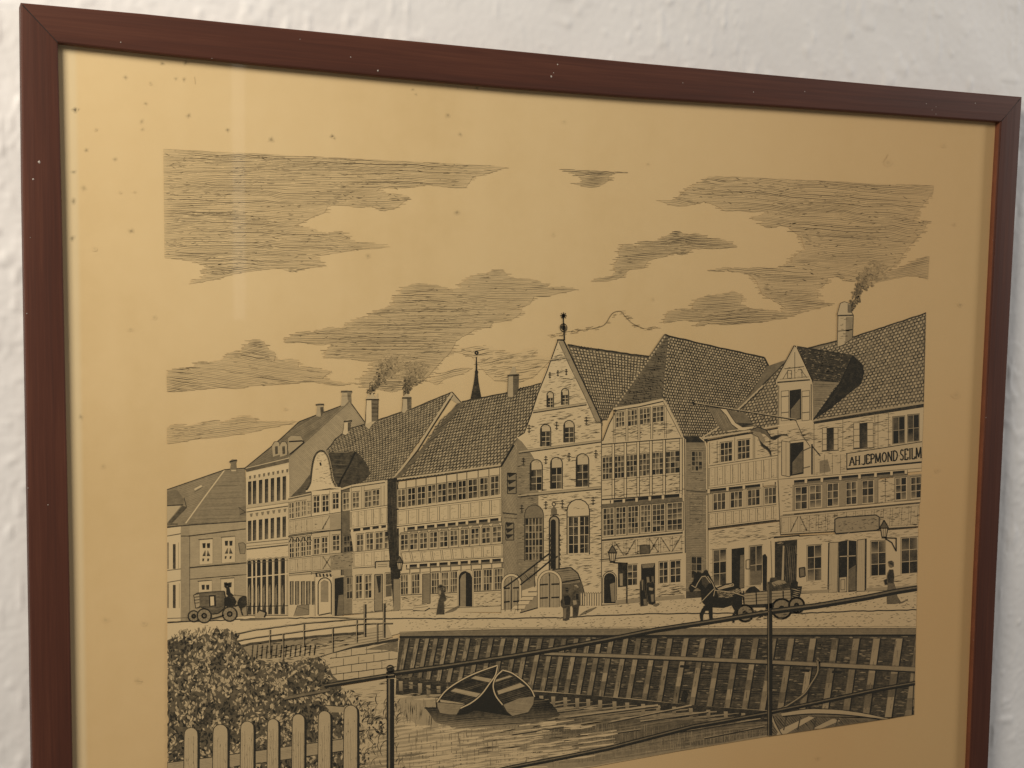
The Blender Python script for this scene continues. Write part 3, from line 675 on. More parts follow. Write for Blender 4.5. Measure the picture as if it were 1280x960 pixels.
# --- timber house with the rounded bay gable
k = Ink(); nxt()
Q = [(456, 531), (565, 490), (492, 597), (410, 612)]
rp = [(408, 563), (419, 549), (435, 536), (456, 530), (472, 525), (515, 511), (545, 498), (565, 490), (493, 596), (480, 601), (428, 611), (400, 612)]
tiles(k, [(395, 548), (568, 484), (500, 600), (360, 618)], 34, 25, base=.52, poly=rp, w=.9, dark=.8, light=.14)
k.line([(408, 563), (419, 549), (435, 536), (456, 530), (472, 525), (515, 511), (545, 498), (565, 490)], 1.5, .75, wob=.4)
k.patch([(410, 565), (444, 564), (452, 571), (459, 581), (463, 592), (456, 601), (430, 610), (420, 608)], .72); k.hatch([(410, 566), (444, 565), (434, 585), (426, 606), (420, 606)], .05, 2, .8, .8); k.line([(444, 565), (436, 582), (426, 600), (423, 609)], 2.2, .92); k.line([(410, 566), (444, 565)], 1.0, .5)
k.patch([(387, 593), (389, 605), (389, 619), (361, 623), (376, 608)], .62)
k.patch([(563, 491), (566, 490), (577, 503), (571, 504), (562, 498)], .2); k.line([(565, 490), (577, 504)], 1.2, .8); k.line([(565, 491), (540, 530), (520, 562), (492, 598)], 2.6, .12); k.line([(566, 494), (542, 531), (522, 563), (494, 599)], 1.1, .85)
# chimneys
k.patch([(457.5, 498), (460, 491), (462, 496), (465, 490), (469, 497), (472, 491), (472.5, 500), (472, 525), (465, 530), (461, 537), (456, 533), (458, 522)], .12); k.quad((457.5, 500), (464, 500), (464, 527), (457.5, 530), .0, .3); k.quad((464, 500), (472.5, 500), (472, 526), (464.5, 527), .55, .3); k.line([(457, 499.5), (473.5, 499.5)], 1.6, .85); k.outline([(458, 499), (472.5, 499), (472, 525), (461, 537), (456, 533)], .8, .7)
for y in (505, 510, 515, 520): k.line([(464, y), (472, y)], .6, .5)
k.patch([(502.5, 497), (508, 491.5), (514, 496), (513.5, 498), (513.5, 510), (508, 513), (505, 517), (502, 515), (503.5, 505)], .15); k.quad((508.5, 498), (513.5, 498), (513.5, 510), (509, 512), .6, .3); k.line([(502.5, 497.5), (514, 497.5)], 2.2, .75); k.outline([(503.5, 498), (513.5, 498), (513.5, 510), (505, 517), (502, 515)], .7, .7)
k.patch([(430, 526.5), (434, 524.5), (439.5, 525.5), (438, 530), (437.5, 539), (432, 544), (428, 542.5), (430, 535)], .05); k.quad((434.5, 528), (438.5, 527.5), (438, 538), (434.5, 540), .65, .3); k.line([(429.5, 527), (440, 526)], 2.2, .8); k.outline([(430, 527), (438.5, 527), (437.5, 539), (432, 544), (428, 542.5)], .7, .7)
# walls
k.patch([(360, 622), (389, 616), (427, 610), (428, 770), (361, 771)], .12); k.patch([(427, 610), (440, 608), (440, 768), (427, 769)], .55); k.patch([(437, 609), (480, 601), (493, 597), (492, 766), (438, 768)], .08)
bay = [(382, 614), (387.5, 604), (389, 592), (391, 578), (394, 569), (398, 564.5), (402, 563.5), (406, 565), (410, 572), (413, 585), (415, 598), (419, 607), (421, 610), (400, 612)]
k.patch(bay, .0); k.line(curve(bay[:8]), 2.4, .75); k.line(curve(bay[7:13]), 3.2, .3); k.line(curve(bay[7:13]), .8, .75)
k.line([(382, 614), (412, 609), (426, 610)], 2.0, .0, dz=.5); k.line([(383, 615.5), (412, 610.5), (426, 611.5)], .9, .8, dz=.5); k.line([(400, 578), (401, 582)], 2.2, .8); stone_tex(k, bay[1:12], 26, .7, .4, 4)
k.line([(426, 611.5), (440, 607), (481, 601)], 2.2, .05, dz=.5); k.line([(426, 613.5), (440, 609), (481, 603)], 1.1, .8, dz=.5); k.line([(360, 624), (389, 618)], 1.6, .6)
W_ = [(361.5, 367, 629, 648), (369.5, 374.5, 627.5, 646.5), (377, 382, 626.5, 645), (384.5, 388, 628, 643)]
pane_row(k, W_, cols=2, rows=3, dens=.6, curtain=.6)
k.patch([(389, 614), (426, 611), (426, 641), (389, 645)], .0); k.line([(389, 615), (389, 770)], 1.0, .6); k.line([(412, 613), (412, 770)], .8, .4); k.line([(426.5, 612), (426.5, 768)], 1.4, .75)
pane_row(k, [(392, 399, 620.5, 641), (403, 410.5, 619.5, 639.5), (416, 423, 617, 636)], cols=2, rows=3, dens=.88, slope=-.1)
pane_row(k, [(429, 436, 616.5, 637.5), (441, 448.5, 616, 635), (456, 464, 614.5, 634), (466, 474, 613, 632.5)], cols=2, rows=3, dens=.75, curtain=.8, slope=-.15)
for x in (439, 452, 455, 476, 480): k.line([(x, 607), (x, 638)], .7, .5)
timbers(k, [(361, 650), (389, 645.5), (389, 665), (361, 669)], 4, tone=.12, dens=.3); timbers(k, [(389, 645.5), (426, 640), (426, 661.5), (389, 665)], 3, tone=.12, dens=.25, braces=((1, '/'),)); k.patch([(412, 643), (426, 641.5), (426, 661), (412, 663)], .28)
timbers(k, [(438, 638), (484, 631.5), (484, 656), (438, 661.5)], 5, tone=.03, dens=.6, w=1)
beam_ends(k, [(440, 664), (452, 662.5), (464, 661), (475, 659.5), (484, 658.5)], under=4)
k.line([(360, 670.5), (412, 663.5), (426, 662.5)], 1.3, .8)
pane_row(k, [(362, 367, 673, 697), (369.5, 374, 672.5, 696), (376.5, 381.5, 671.5, 695), (383.5, 388.5, 670.5, 694)], dens=.85, cols=2, rows=4, slope=-.1)
for x in (361, 368, 375.3, 382.4): k.line([(x, 678), (x + 3.5, 671), (x + 7, 676)], 1.0, .8)
pane_row(k, [(392.5, 399, 673.5, 693), (402.5, 409, 672, 691.5), (416, 424, 669.5, 688.5)], dens=.88, slope=-.1); pane_row(k, [(430, 440.5, 670.5, 690)], dens=.9, frame=.5, cols=3)
k.patch([(438, 665), (492, 658), (492, 688), (442, 691)], .04)
pane_row(k, [(446, 454, 668.5, 689), (458, 466, 667, 687.5), (469.5, 478, 666, 686.5), (481, 489, 664.5, 685)], dens=.78, curtain=.5, cols=2, rows=3)
timbers(k, [(361, 698), (389, 695), (389, 714), (361, 717)], 3, tone=.12, dens=.35); timbers(k, [(389, 694.5), (428, 691), (428, 711), (389, 715)], 3, tone=.14, dens=.35, braces=((1, 'x'),)); k.patch([(413, 694), (440, 690), (440, 711), (413, 713)], .35); stone_tex(k, [(413, 694), (440, 690), (440, 711), (413, 713)], 26, .8, .6, 4)
timbers(k, [(441, 690), (491, 685), (491, 707), (441, 710)], 4, tone=.03, dens=.55)
k.patch([(469, 702), (487, 701), (487, 712.5), (469, 713)], .12); k.outline([(469, 702), (487, 701), (487, 712.5), (469, 713)], 1.5, .8)
for y in (705, 707.5, 710): k.line([(472, y + .5), (484, y)], .8, .55, wob=.4)
k.patch([(361, 721), (392, 718), (392, 770), (361, 771)], .04); k.line([(361, 719), (394, 716.5)], .9, .6)
nxt()
for (a, b) in ((362, 367), (368.5, 374), (375.8, 381), (382.2, 388), (389.5, 393.5)): k.quad((a, 726.5), (b, 726), (b, 755.5), (a, 756), [.7, .6, .45, .65], .2)
for x in (364.5, 371, 378.5, 385): k.line([(x, 727), (x, 755)], .6, .05, dz=.5)
k.patch([(371, 757), (386, 755), (386, 768), (368, 769)], .4); k.line([(371, 757), (386, 755.5), (386, 768), (367, 770), (371, 758), (386, 762)], .8, .7)
k.patch([(393, 721), (416, 719), (416, 770), (394, 771)], .02); k.outline([(393.5, 721), (416, 719), (416, 770), (394, 771)], .7, .5)
nxt(); 
for i in range(5): k.line([(395 + i * 4.4, 717), (396 + i * 4.4, 721)], 2.0, .85)
k.line([(394, 716.5), (414, 714)], 1.5, .8)
k.line(arch_pts(397.5, 414, 722, 768), 1.4, .8); k.patch([(401, 728), (405, 725), (410, 727), (410, 752), (401, 752)], .35); k.outline([(401, 728), (405, 725), (410, 727), (410, 752), (401, 752)], .6, .6); k.line([(398, 769), (413, 766)], 1.6, .7)
k.patch([(418, 723), (429, 721), (429, 769), (418, 770)], .9); k.patch([(423, 744), (429, 743), (429, 768), (421, 769)], .5); k.line([(416, 721), (430, 720)], 2.2, .15)
k.patch([(430, 712), (440, 711), (440, 767), (430, 768)], .42); pane_row(k, [(433.5, 440, 722, 748)], rows=3, dens=.7, frame=.3)
k.patch([(441, 712), (492, 709), (492, 765), (441, 767)], .06)
pane_row(k, [(445, 452, 720, 748), (456.5, 464, 719.5, 747.5)], cols=2, rows=3, dens=.82); k.patch([(468, 718), (478, 717.5), (478, 763), (468, 764)], .36); k.quad((470, 720), (476, 719), (475.5, 740), (473, 741), .8, .4); k.outline([(468, 718), (478, 717.5), (478, 763), (468, 764)], .9, .8)
pane_row(k, [(482, 489.5, 717, 746)], cols=1, rows=2, dens=.5); k.line([(441, 750), (467, 749)], .7, .5); stone_tex(k, [(441, 751), (466, 750), (466, 764), (441, 766)], 14, .6, .45, 5); stone_tex(k, [(479, 750), (491, 749), (491, 763), (479, 763)], 12, .7, .5, 4)
k.line([(430, 768), (492, 763)], 1.0, .6)
k.build("printed_house", sheet_o, "timber house with a rounded bay gable and smoking chimneys")

# --- long half-timbered house
k = Ink(); nxt()
rp = [(577, 502), (632, 491), (650, 485), (677, 479), (668, 510), (655, 541), (641, 555), (626, 582), (560, 591), (495, 602), (493, 597), (527, 560), (550, 525)]
tiles(k, [(560, 500), (690, 472), (640, 588), (470, 607)], 30, 21, base=.52, poly=rp, w=1.1, dark=.82, light=.10)
k.line([(577, 502), (632, 491), (677, 479)], 1.5, .8, wob=.4); k.line([(493, 599), (560, 590), (626, 581)], 1.8, .08, dz=.5); k.line([(493, 601.5), (560, 592.5), (626, 583.5)], 1.5, .85, dz=.5)
k.patch([(571, 504), (580, 503), (553, 537), (520, 575), (500, 597), (492, 598), (527, 560)], .55); k.hatch([(571, 504), (585, 501), (553, 540), (515, 580), (497, 599)], -.6, 2.2, .9, .7)
k.patch([(496, 603), (626, 584), (627, 765), (497, 765)], .04)
k.patch([(626, 583), (641, 556), (648, 547), (649, 768), (628, 768)], .42); k.hatch([(626, 583), (641, 556), (648, 547), (648, 740), (628, 740)], 1.2, 1.7, .6, .28)
k.line([(642, 556), (626, 583)], 2.4, .9); k.line([(646.5, 548), (647, 740)], .8, .55)
for (x0, y0, x1, y1) in [(634, 591, 645, 617), (632, 653, 642, 675)]:
    k.patch([(x0, y0), (x1, y0 + 1), (x1, y1), (x0, y1)], .4)
    for j in range(3): yy = y0 + (y1 - y0) * j / 3; k.quad((x0, yy), (x1, yy), (x1 - 2, yy + 2), (x0 + 2, yy + 6), .85, .4)
    k.outline([(x0, y0), (x1, y0 + 1), (x1, y1), (x0, y1)], 1.1, .85)
k.line([(628, 641), (647, 643)], 1.6, .75); k.line([(630, 647), (647, 648)], .9, .7)
k.patch([(484, 599), (496, 597), (498, 612), (499, 764), (492, 765), (484, 664)], .82); k.hatch([(485, 600), (498, 600), (499, 720), (485, 670)], 1.5, 2, .8, .9)
k.patch([(492, 724), (500, 724), (500, 762), (492, 764)], .35); k.outline([(492, 724), (500, 724), (500, 762), (492, 764)], .7, .6)
X1 = [(497.5, 506), (510, 518.5), (522, 531), (535, 544), (547.5, 557), (560, 570), (573, 582), (585.5, 596), (600, 609.5), (613.5, 623)]
pane_row(k, [(a, b, 612.5 - (a - 497) * .142, 634.5 - (a - 497) * .13) for a, b in X1], cols=2, rows=3, dens=.85, slope=-.13, curtain=.45)
for a, b in X1: k.line([(a - 2.4, 602 - (a - 497) * .14), (a - 2.4, 636 - (a - 497) * .13)], .6, .55, dz=.5); k.line([(b + 1.3, 602 - (b - 497) * .14), (b + 1.3, 634 - (b - 497) * .13)], .9, .65, dz=.5)
timbers(k, [(496, 637.5), (626, 621.5), (626, 644.5), (496, 658)], 10, tone=.02, dens=.65, w=1.2)
k.line([(496, 659.5), (626, 645.5)], 1.6, .0, dz=.6)
beam_ends(k, [(507.5, 661.5), (520, 660), (532, 658.5), (544.5, 657), (558, 655.8), (571, 654.5), (583.5, 653), (597, 651.7), (611, 650.5), (624.5, 649)], under=4.2)
nxt()
for i in range(10): x = 499 + i * 12.8; y = 668 - i * 1.2; k.quad((x + 1, y - 2), (x + 9, y - 3), (x + 11, y), (x, y + 1), .22, .1); k.line([(x, y + 1), (x + 2, y - 2.5), (x + 9, y - 3.2), (x + 11, y)], .7, .7)
X2 = [(501, 509.5), (512.5, 521.5), (525, 533.5), (537.5, 546), (550, 559), (563, 571.5), (576, 585), (589, 598), (602.5, 612), (616, 626)]
pane_row(k, [(a, b, 669 - (a - 497) * .085, 688 - (a - 497) * .085) for a, b in X2], cols=2, rows=3, dens=.82, slope=-.1, curtain=.55)
for a, b in X2: k.line([(b + 1.4, 668 - (b - 497) * .09), (b + 1.4, 690 - (b - 497) * .085)], .8, .65, dz=.5)
timbers(k, [(500, 690), (628, 679.5), (628, 696), (503, 704)], 10, tone=.02, dens=.65, w=1.1)
k.line([(503, 705.5), (628, 697.5)], 1.5, .0, dz=.6)
beam_ends(k, [(510.3, 708), (522.7, 707), (535.6, 706), (547.5, 705.2), (561, 704.2), (574, 703.3), (586.3, 702.5), (599.6, 701.8), (613.7, 700.8), (627.5, 699.8)], under=4)
nxt()
for i in range(10): x = 501 + i * 12.8; y = 716 - i * .75; k.quad((x, y - 2.5), (x + 9.5, y - 3.6), (x + 10, y), (x, y + .6), .0, .1); k.line([(x, y + .8), (x + 10, y)], .7, .6); k.line([(x + 11, y - 5), (x + 11, y + 2)], 1.2, .6)
pane_row(k, [(501, 509.5, 719, 743), (515, 524, 718, 742), (539.5, 548.5, 716.5, 741.5), (552, 560, 716, 740.5), (563, 571, 715, 740), (592, 601, 713.5, 739), (604.5, 614.5, 712.5, 738), (618, 628, 711.5, 737)], cols=3, rows=3, dens=.78, curtain=.6, slope=-.08, mw=.6)
k.patch([(528, 717.5), (537.5, 717), (537.5, 754), (528, 755)], .42); k.outline([(528, 717.5), (537.5, 717), (537.5, 754), (528, 755)], .9, .8)
k.patch(arch_pts(573, 590, 713.5, 758), .9); k.patch([(575, 724), (577, 719), (582, 716), (582, 758), (575, 758)], .38); k.line([(571.5, 758), (571.5, 722), (575, 715), (580, 712), (588, 716), (591, 722), (591, 758)], 1.5, .15)
for (a, b) in ((501, 527), (539, 571), (592, 627)):
    ya, yb = 744 - (a - 500) * .05, 744 - (b - 500) * .05
    k.patch([(a, ya), (b, yb), (b, 757 - (b - 590) * .05 if b > 600 else 759), (a, 761 - (a - 500) * .04)], .03); k.line([(a, ya), (b, yb)], 1.2, .6); k.line([(a, ya + 2.5), (b, yb + 2.5)], .6, .4)
    stone_tex(k, [(a, ya + 3), (b, yb + 3), (b, 757), (a, 760)], int((b - a) * .8), .7, .45, 5)
k.line([(500, 762.5), (628, 757)], .9, .55)
k.patch([(517, 757), (533, 754), (537, 759), (535, 763), (516, 763)], .05); k.line([(517, 757.5), (533, 755)], .7, .6); k.line([(516, 760), (535, 758)], .7, .6); k.line([(516, 763), (530, 764), (537, 760)], 1.5, .8)
k.patch([(634, 496), (635, 470), (637, 467), (640, 458), (644, 458), (645, 466), (648, 468), (647, 490), (640, 497)], .2); k.quad((641, 469), (647.5, 469), (647, 490), (641, 495), .6, .3); k.outline([(634, 496), (635, 470), (648, 468), (647, 490), (640, 497)], .8, .75); k.line([(634, 469.5), (648.5, 468.5)], 2.4, .8)
k.build("printed_house", sheet_o, "long half-timbered house with a steep pantiled roof")
#PART4
# --- stone house with the tall gable
k = Ink(); nxt()
rp = [(709, 431), (735, 435), (770, 441), (813, 446), (790, 478), (766, 510), (757, 524), (748, 527), (733, 490)]
tiles(k, [(704, 429), (820, 446), (800, 530), (742, 528)], 22, 20, base=.5, poly=rp, w=1.15, dark=.9, light=.06, stag=False)
k.line([(709, 431), (770, 440.5), (813, 446)], 2.2, .8, wob=.5)
face = [(697, 426), (704, 426), (733, 496), (745, 527), (752, 530), (752, 770), (646, 770), (646, 546), (655, 541), (664, 517), (672, 490)]
k.patch(face, .0)
k.patch([(698, 427), (704, 425), (722, 462), (741, 502), (751, 525), (746, 528), (729, 493), (712, 458)], .32); k.line([(704, 425), (722, 463), (741, 503), (752, 527)], 1.7, .85); k.line([(698, 427), (712, 458), (730, 494), (745, 528)], .9, .6)
k.line([(697, 426), (683, 465), (672, 492), (664, 517), (655, 541), (647, 546)], 1.3, .8); k.line([(696, 425), (705, 425)], 2, .85)
k.line([(743, 528), (752, 528), (752, 532)], 1.6, .6)
k.line([(705, 425), (704.5, 404)], 1.8, .85); ring(k, 704, 409.5, 4.2, 1.2, .7, 4.8); ring(k, 704, 409.5, 1.6, 3, .8); k.line([(704, 406), (703.5, 396)], 1.5, .85)
for i in range(8): t = i * math.pi / 4; k.line([(704, 394.5), (704 + 4 * math.cos(t), 394.5 + 4.2 * math.sin(t))], 1.1, .85)
ring(k, 704, 394.5, 1.3, 1.8, .9)
k.patch([(646, 547), (652, 552), (663, 566), (673, 582), (672, 700), (671, 720), (646, 722)], .42); k.hatch([(646, 547), (663, 567), (673, 582), (672, 720), (646, 722)], .05, 2.1, .7, .35)
def ledge(a, b, w_=3): k.patch([(a[0], a[1] - w_ / 2), (b[0], b[1] - w_ / 2), (b[0], b[1] + w_ / 2), (a[0], a[1] + w_ / 2)], .2); k.line([(a[0], a[1] + w_ / 2), (b[0], b[1] + w_ / 2)], 1.4, .8); k.line([(a[0], a[1] - w_ / 2), (b[0], b[1] - w_ / 2)], .6, .55)
ledge((688, 450), (708, 446.5), 2.2); ledge((666, 514.5), (733, 504.5)); ledge((648, 565), (751, 551)); ledge((647, 619.5), (751, 609.5), 3.4)
stone_tex(k, [(697, 432), (712, 462), (728, 500), (666, 512), (680, 475)], 55, .8, .5, 7); stone_tex(k, [(664, 520), (738, 508), (748, 548), (655, 560)], 75, .9, .5, 8)
stone_tex(k, [(675, 566), (750, 556), (750, 606), (673, 614)], 70, .9, .5, 8); stone_tex(k, [(674, 620), (750, 613), (750, 735), (700, 735), (674, 700)], 190, .9, .55, 8); stone_tex(k, [(646, 570), (672, 585), (671, 720), (646, 720)], 80, .9, .6, 6)
def archwin(x0, x1, y0, y1, tone=.1, dens=.88, lun=.42, cols=2, rows=3):
    P_ = arch_pts(x0, x1, y0, y1); k.patch(P_, tone); k.line(arch_pts(x0 - .6, x1 + .6, y0 - .6, y1), 1.3, .8)
    yl = y0 + (y1 - y0) * lun; nxt(); window(k, x0 + .8, x1 - .4, yl, y1, cols=cols, rows=rows, slope=-.06, dens=dens, fw=.2, curtain=.3, frame=.1)
    k.line([(x0 + .4, y0 + 4), (x0 + .4, y1)], 1.5, .8); k.dashes(P_[2:-2], 5, 4, .6, .4)
for a in [(684, 691, 490, 509), (702, 710, 486, 506)]: archwin(*a)
for a in [(676, 687.5, 531, 558), (705, 717, 526, 553)]: archwin(*a, lun=.33)
for a in [(663, 677, 575, 613), (688.5, 702, 572, 611), (720.5, 735, 567.5, 608.5)]: archwin(*a, lun=.34)
P_ = arch_pts(655.5, 679, 631, 701); k.patch(P_, .45); k.line(P_, 1.1, .75); nxt(); window(k, 656.5, 677.5, 648, 700, cols=5, rows=6, slope=-.03, dens=.8, mw=1.0, curtain=.3, fw=.2, frame=.2)
P_ = arch_pts(708.5, 736.5, 624, 693); k.patch(P_, .03); k.line(P_, 1.3, .8); nxt(); window(k, 711, 722.2, 647, 691.5, cols=2, rows=4, slope=-.03, dens=.88, fw=.2); window(k, 725, 735.5, 646, 691, cols=2, rows=4, slope=-.03, dens=.88, fw=.2); k.dashes(P_, 14, 6, .7, .4); k.line([(709, 646), (736, 644.5)], .9, .7)
P_ = arch_pts(686.5, 698.5, 645, 712); k.patch(P_, .25); k.line(P_, 1.8, .8); k.patch(arch_pts(688, 694.5, 649, 711), .92)
for y in range(668, 708, 6): k.line([(686.8, y), (688.4, y + 3)], 1.8, .75); k.line([(698.8, y - 1), (700.2, y + 2)], 1.8, .7)
k.patch([(688.5, 637), (692, 632), (696, 637), (696, 643), (688.5, 643)], .5); ring(k, 692, 630, 2.2, 1.3, .7); k.line([(687, 644), (698, 643)], 1.2, .8)
def anchor(x, y, s=1.0):
    k.line([(x, y - 5 * s), (x, y + 5 * s)], 1.2, .8); k.line([(x - 2.6 * s, y - .5), (x + 2.6 * s, y - .5)], 1.2, .8); k.line([(x - 1.8 * s, y - 3 * s), (x, y - 5 * s), (x + 1.8 * s, y - 3 * s)], .9, .75); k.line([(x - 1.8 * s, y + 3 * s), (x, y + 5 * s), (x + 1.8 * s, y + 3 * s)], .9, .75)
for p in [(687, 469), (697, 466.5), (707.5, 465)]: anchor(*p, .75)
for p in [(661, 536), (695.5, 532), (732.5, 526), (682, 575), (711, 571), (744.5, 567.5), (654, 577), (682, 631.5), (702.5, 630), (741, 626), (652, 636)]: anchor(*p)
k.line([(751.5, 528), (751.5, 768)], 1.0, .7)
# double flight of steps and the two cellar arches
k.patch([(627, 726), (636, 718), (650, 714), (662, 715), (668, 722), (670, 732), (652, 738), (650, 764), (627, 765)], .4); k.hatch([(634, 719), (650, 714), (664, 716), (669, 724), (652, 732)], .9, 2, 1, .7)
k.patch([(648, 766), (672, 760), (673, 734), (660, 740)], .32); k.line([(646, 767), (672, 759.5)], 1.5, .8)
def arch_door(x0, x1, y0, y1, vt=.28):
    P_ = arch_pts(x0, x1, y0, y1, 12); k.patch(P_, vt); k.line(P_, 2.6, .0, dz=.4); k.line(arch_pts(x0 - 1.6, x1 + 1.6, y0 - 1.6, y1, 12), .9, .8); k.line(arch_pts(x0 + 1.6, x1 - 1.6, y0 + 1.6, y1, 12), .8, .8)
    xc = (x0 + x1) / 2; k.line([(xc, y0 + 3), (xc, y1)], 1.1, .8)
    for i in (1, 2, 4, 5): x = x0 + (x1 - x0) * i / 6; k.line([(x, y0 + 6), (x, y1)], .5, .6)
    for y in (y0 + (y1 - y0) * .36, y0 + (y1 - y0) * .73): k.line([(x0 + 1, y + .8), (xc - 2, y)], 2.0, .85); k.line([(xc + 2, y), (x1 - 1, y - .5)], 2.0, .85)
arch_door(628, 650, 718.5, 764)
nxt()
for (x0, x1, y) in [(660, 672, 737), (652, 672, 743), (649, 667, 748), (645, 662, 753.5), (639, 657, 759), (633, 651, 765)]:
    k.quad((x0 + 4, y - 2), (x1, y - 3), (x1 - 2, y + 2), (x0, y + 2.2), .0, .3); k.line([(x0, y + 2.4), (x1 - 2, y + 2.2)], .8, .7, dz=.5)
k.patch([(626, 762), (644, 761), (643, 767), (626, 767)], .02); k.outline([(626, 762), (644, 761), (643, 767), (626, 767)], .7, .6)
k.patch([(694, 712), (713, 709), (722, 717), (727, 730), (731, 750), (702, 757), (701, 730)], .36); k.hatch([(694, 712), (713, 709), (722, 717), (726, 727), (701, 732), (698, 718)], -.1, 2.4, 1, .6); k.line([(690, 712), (713, 709), (722, 716.5), (727, 730), (731, 745)], 1.5, .8); k.line([(701, 728), (725, 724)], 1.6, .85)
k.patch([(702, 731), (727, 727), (731, 757), (703, 757)], .6)
arch_door(673, 700.5, 714, 759, .26)
k.line([(629, 735), (650, 720), (668, 706), (686, 692)], 2.0, .85); k.line([(650, 731), (668, 717), (686, 702), (697, 695)], 2.0, .85)
for x, y in ((668, 706), (686, 692)): k.line([(x, y), (x, y + 28)], .9, .75)
for x in (631, 638.5, 647): k.line([(x, 738), (x, 764)], 1.0, .75)
nxt()
for i in range(9): x = 725.5 + i * 3.0; k.quad((x, 741.5), (x + 1.6, 741.2), (x + 1.6, 756), (x, 756.5), .0, .2); k.line([(x + 1.9, 741), (x + 1.9, 757)], .9, .75); k.line([(x, 742), (x + .8, 739.8), (x + 1.6, 742)], .6, .6)
k.build("printed_house", sheet_o, "light stone house with a tall pointed gable and arched windows")

# --- half-timbered corner house with the hipped roof
k = Ink(); nxt()
rp = [(836, 420), (880, 431), (955, 447), (962, 461), (925, 507), (896, 534), (886, 546), (853, 546), (840, 522), (829, 498)]
k.patch([(831, 418), (836.5, 420), (829, 499), (766, 511), (790, 480), (812, 447)], .52); k.hatch([(831, 418), (836.5, 420), (829, 499), (766, 511), (790, 480), (812, 447)], -.12, 2.1, 1.0, .75); k.dashes([(831, 420), (836, 421), (829, 498), (770, 509), (812, 449)], 220, 3, 1, .8, 1.1, .4)
tiles(k, [(826, 415), (960, 446), (940, 552), (826, 552)], 30, 29, base=.55, poly=rp, w=1.2, dark=.9, light=.08)
k.line([(831, 418), (836, 420), (900, 435), (955, 447), (962, 461)], 2.0, .85, wob=.4); k.line([(831, 418), (812, 446), (790, 480), (766, 511)], 2.6, .6)
for i in range(24): t = i / 24; k.quad((830 - 63 * t, 420 + 89 * t), (831.6 - 63 * t, 421 + 89 * t), (830.4 - 63 * t, 423 + 89 * t), (829 - 63 * t, 422 + 89 * t), .1, .7)
k.line([(836, 421), (829, 499)], 2.2, .75)
for i in range(18): t = i / 18; k.quad((835.2 - 7 * t, 423 + 74 * t), (836.6 - 7 * t, 423.4 + 74 * t), (836.3 - 7 * t, 425.6 + 74 * t), (835 - 7 * t, 425.2 + 74 * t), .1, .7)
k.patch([(855, 544), (882, 548), (884, 742), (856, 747)], .42); k.hatch([(856, 556), (882, 556), (884, 742), (856, 747)], .03, 2.2, .7, .35); k.patch([(854, 545), (884, 546), (884, 553), (856, 553)], .82); stone_tex(k, [(857, 558), (882, 558), (883, 740), (857, 744)], 70, .8, .6, 6)
nxt()
for (x0, x1, y0, y1, c, r) in [(864.5, 877, 564.5, 588, 3, 4), (864, 876.5, 696, 722, 2, 3)]: window(k, x0, x1, y0, y1, c, r, slope=.02, dens=.8, frame=.3)
k.line([(862, 620), (878, 621), (877, 652), (862, 651), (862, 620)], .8, .6); 
for y in range(623, 652, 5): k.line([(862, y), (877, y + .5)], .9, .6, wob=.5)
k.patch([(857, 739), (883, 738), (883, 745), (857, 749)], .7); k.line([(863, 590.5), (878, 591)], 1, .6)
k.line([(857, 613), (882, 615)], 1.4, .7)
wall6 = [(770, 511), (830, 500), (853, 546), (857, 549), (857, 748), (752, 756), (752, 552)]
k.patch(wall6, .03)
k.line([(766, 511), (798, 506), (829, 499)], 2.4, .05, dz=.5); k.line([(766, 513.5), (798, 508.5), (829, 501.5)], 1.4, .85, dz=.5); k.line([(830, 500), (842, 522), (853, 546)], 1.8, .1, dz=.5); k.line([(829, 503), (839, 522), (851, 546)], .8, .7); k.line([(770, 513), (761, 530), (753, 551)], 1.4, .75); k.line([(855.5, 548), (856.5, 747)], 1.3, .7); k.line([(852, 549), (852.5, 747)], .7, .6)
pane_row(k, [(770, 780, 516, 534), (785, 796, 513.5, 532.5), (800, 812, 511.5, 530.5), (816, 829, 509.5, 528)], cols=3, rows=3, dens=.8, slope=-.14, curtain=.6)
for x in (767, 783, 798, 814, 831): k.line([(x - .8, 515 - (x - 767) * .12), (x - .8, 553 - (x - 767) * .09)], .7, .6); k.line([(x + 1.4, 514 - (x - 767) * .12), (x + 1.4, 553 - (x - 767) * .09)], .7, .6)
stone_tex(k, [(764, 536), (834, 526), (846, 542), (758, 551)], 55, .9, .55, 7)
k.line([(752, 555.5), (853, 547.5)], 1.4, .8); k.line([(752, 559), (853, 551)], .8, .6)
X = [(753, 764.5), (768, 779.5), (783, 795.5), (799, 811.5), (815, 828), (832, 849)]
pane_row(k, [(a, b, 572 - (a - 753) * .09, 599 - (a - 753) * .09) for a, b in X], cols=3, rows=4, dens=.82, slope=-.09, curtain=.5, mw=.6)
for a, b in X: xx = b + 1.6; k.line([(xx - 1, 556 - (xx - 752) * .08), (xx - 1, 624 - (xx - 752) * .07)], .7, .6); k.line([(xx + 1.4, 556 - (xx - 752) * .08), (xx + 1.4, 624 - (xx - 752) * .07)], .9, .65)
stone_tex(k, [(753, 560), (850, 552), (850, 563), (753, 570)], 36, .8, .5, 6); stone_tex(k, [(753, 602), (850, 594), (850, 616), (753, 622)], 75, .9, .5, 7)
nxt()
for a, b in X:
    xx = b + 1.6; t0, t1 = 556 - (xx - 752) * .08, 623 - (xx - 752) * .07
    k.quad((xx - 1.2, t0), (xx + 1.6, t0), (xx + 1.6, t1), (xx - 1.2, t1), .0, .1); k.line([(xx - 1.4, t0), (xx - 1.4, t1)], .8, .75); k.line([(xx + 1.8, t0), (xx + 1.8, t1)], 1.0, .8)
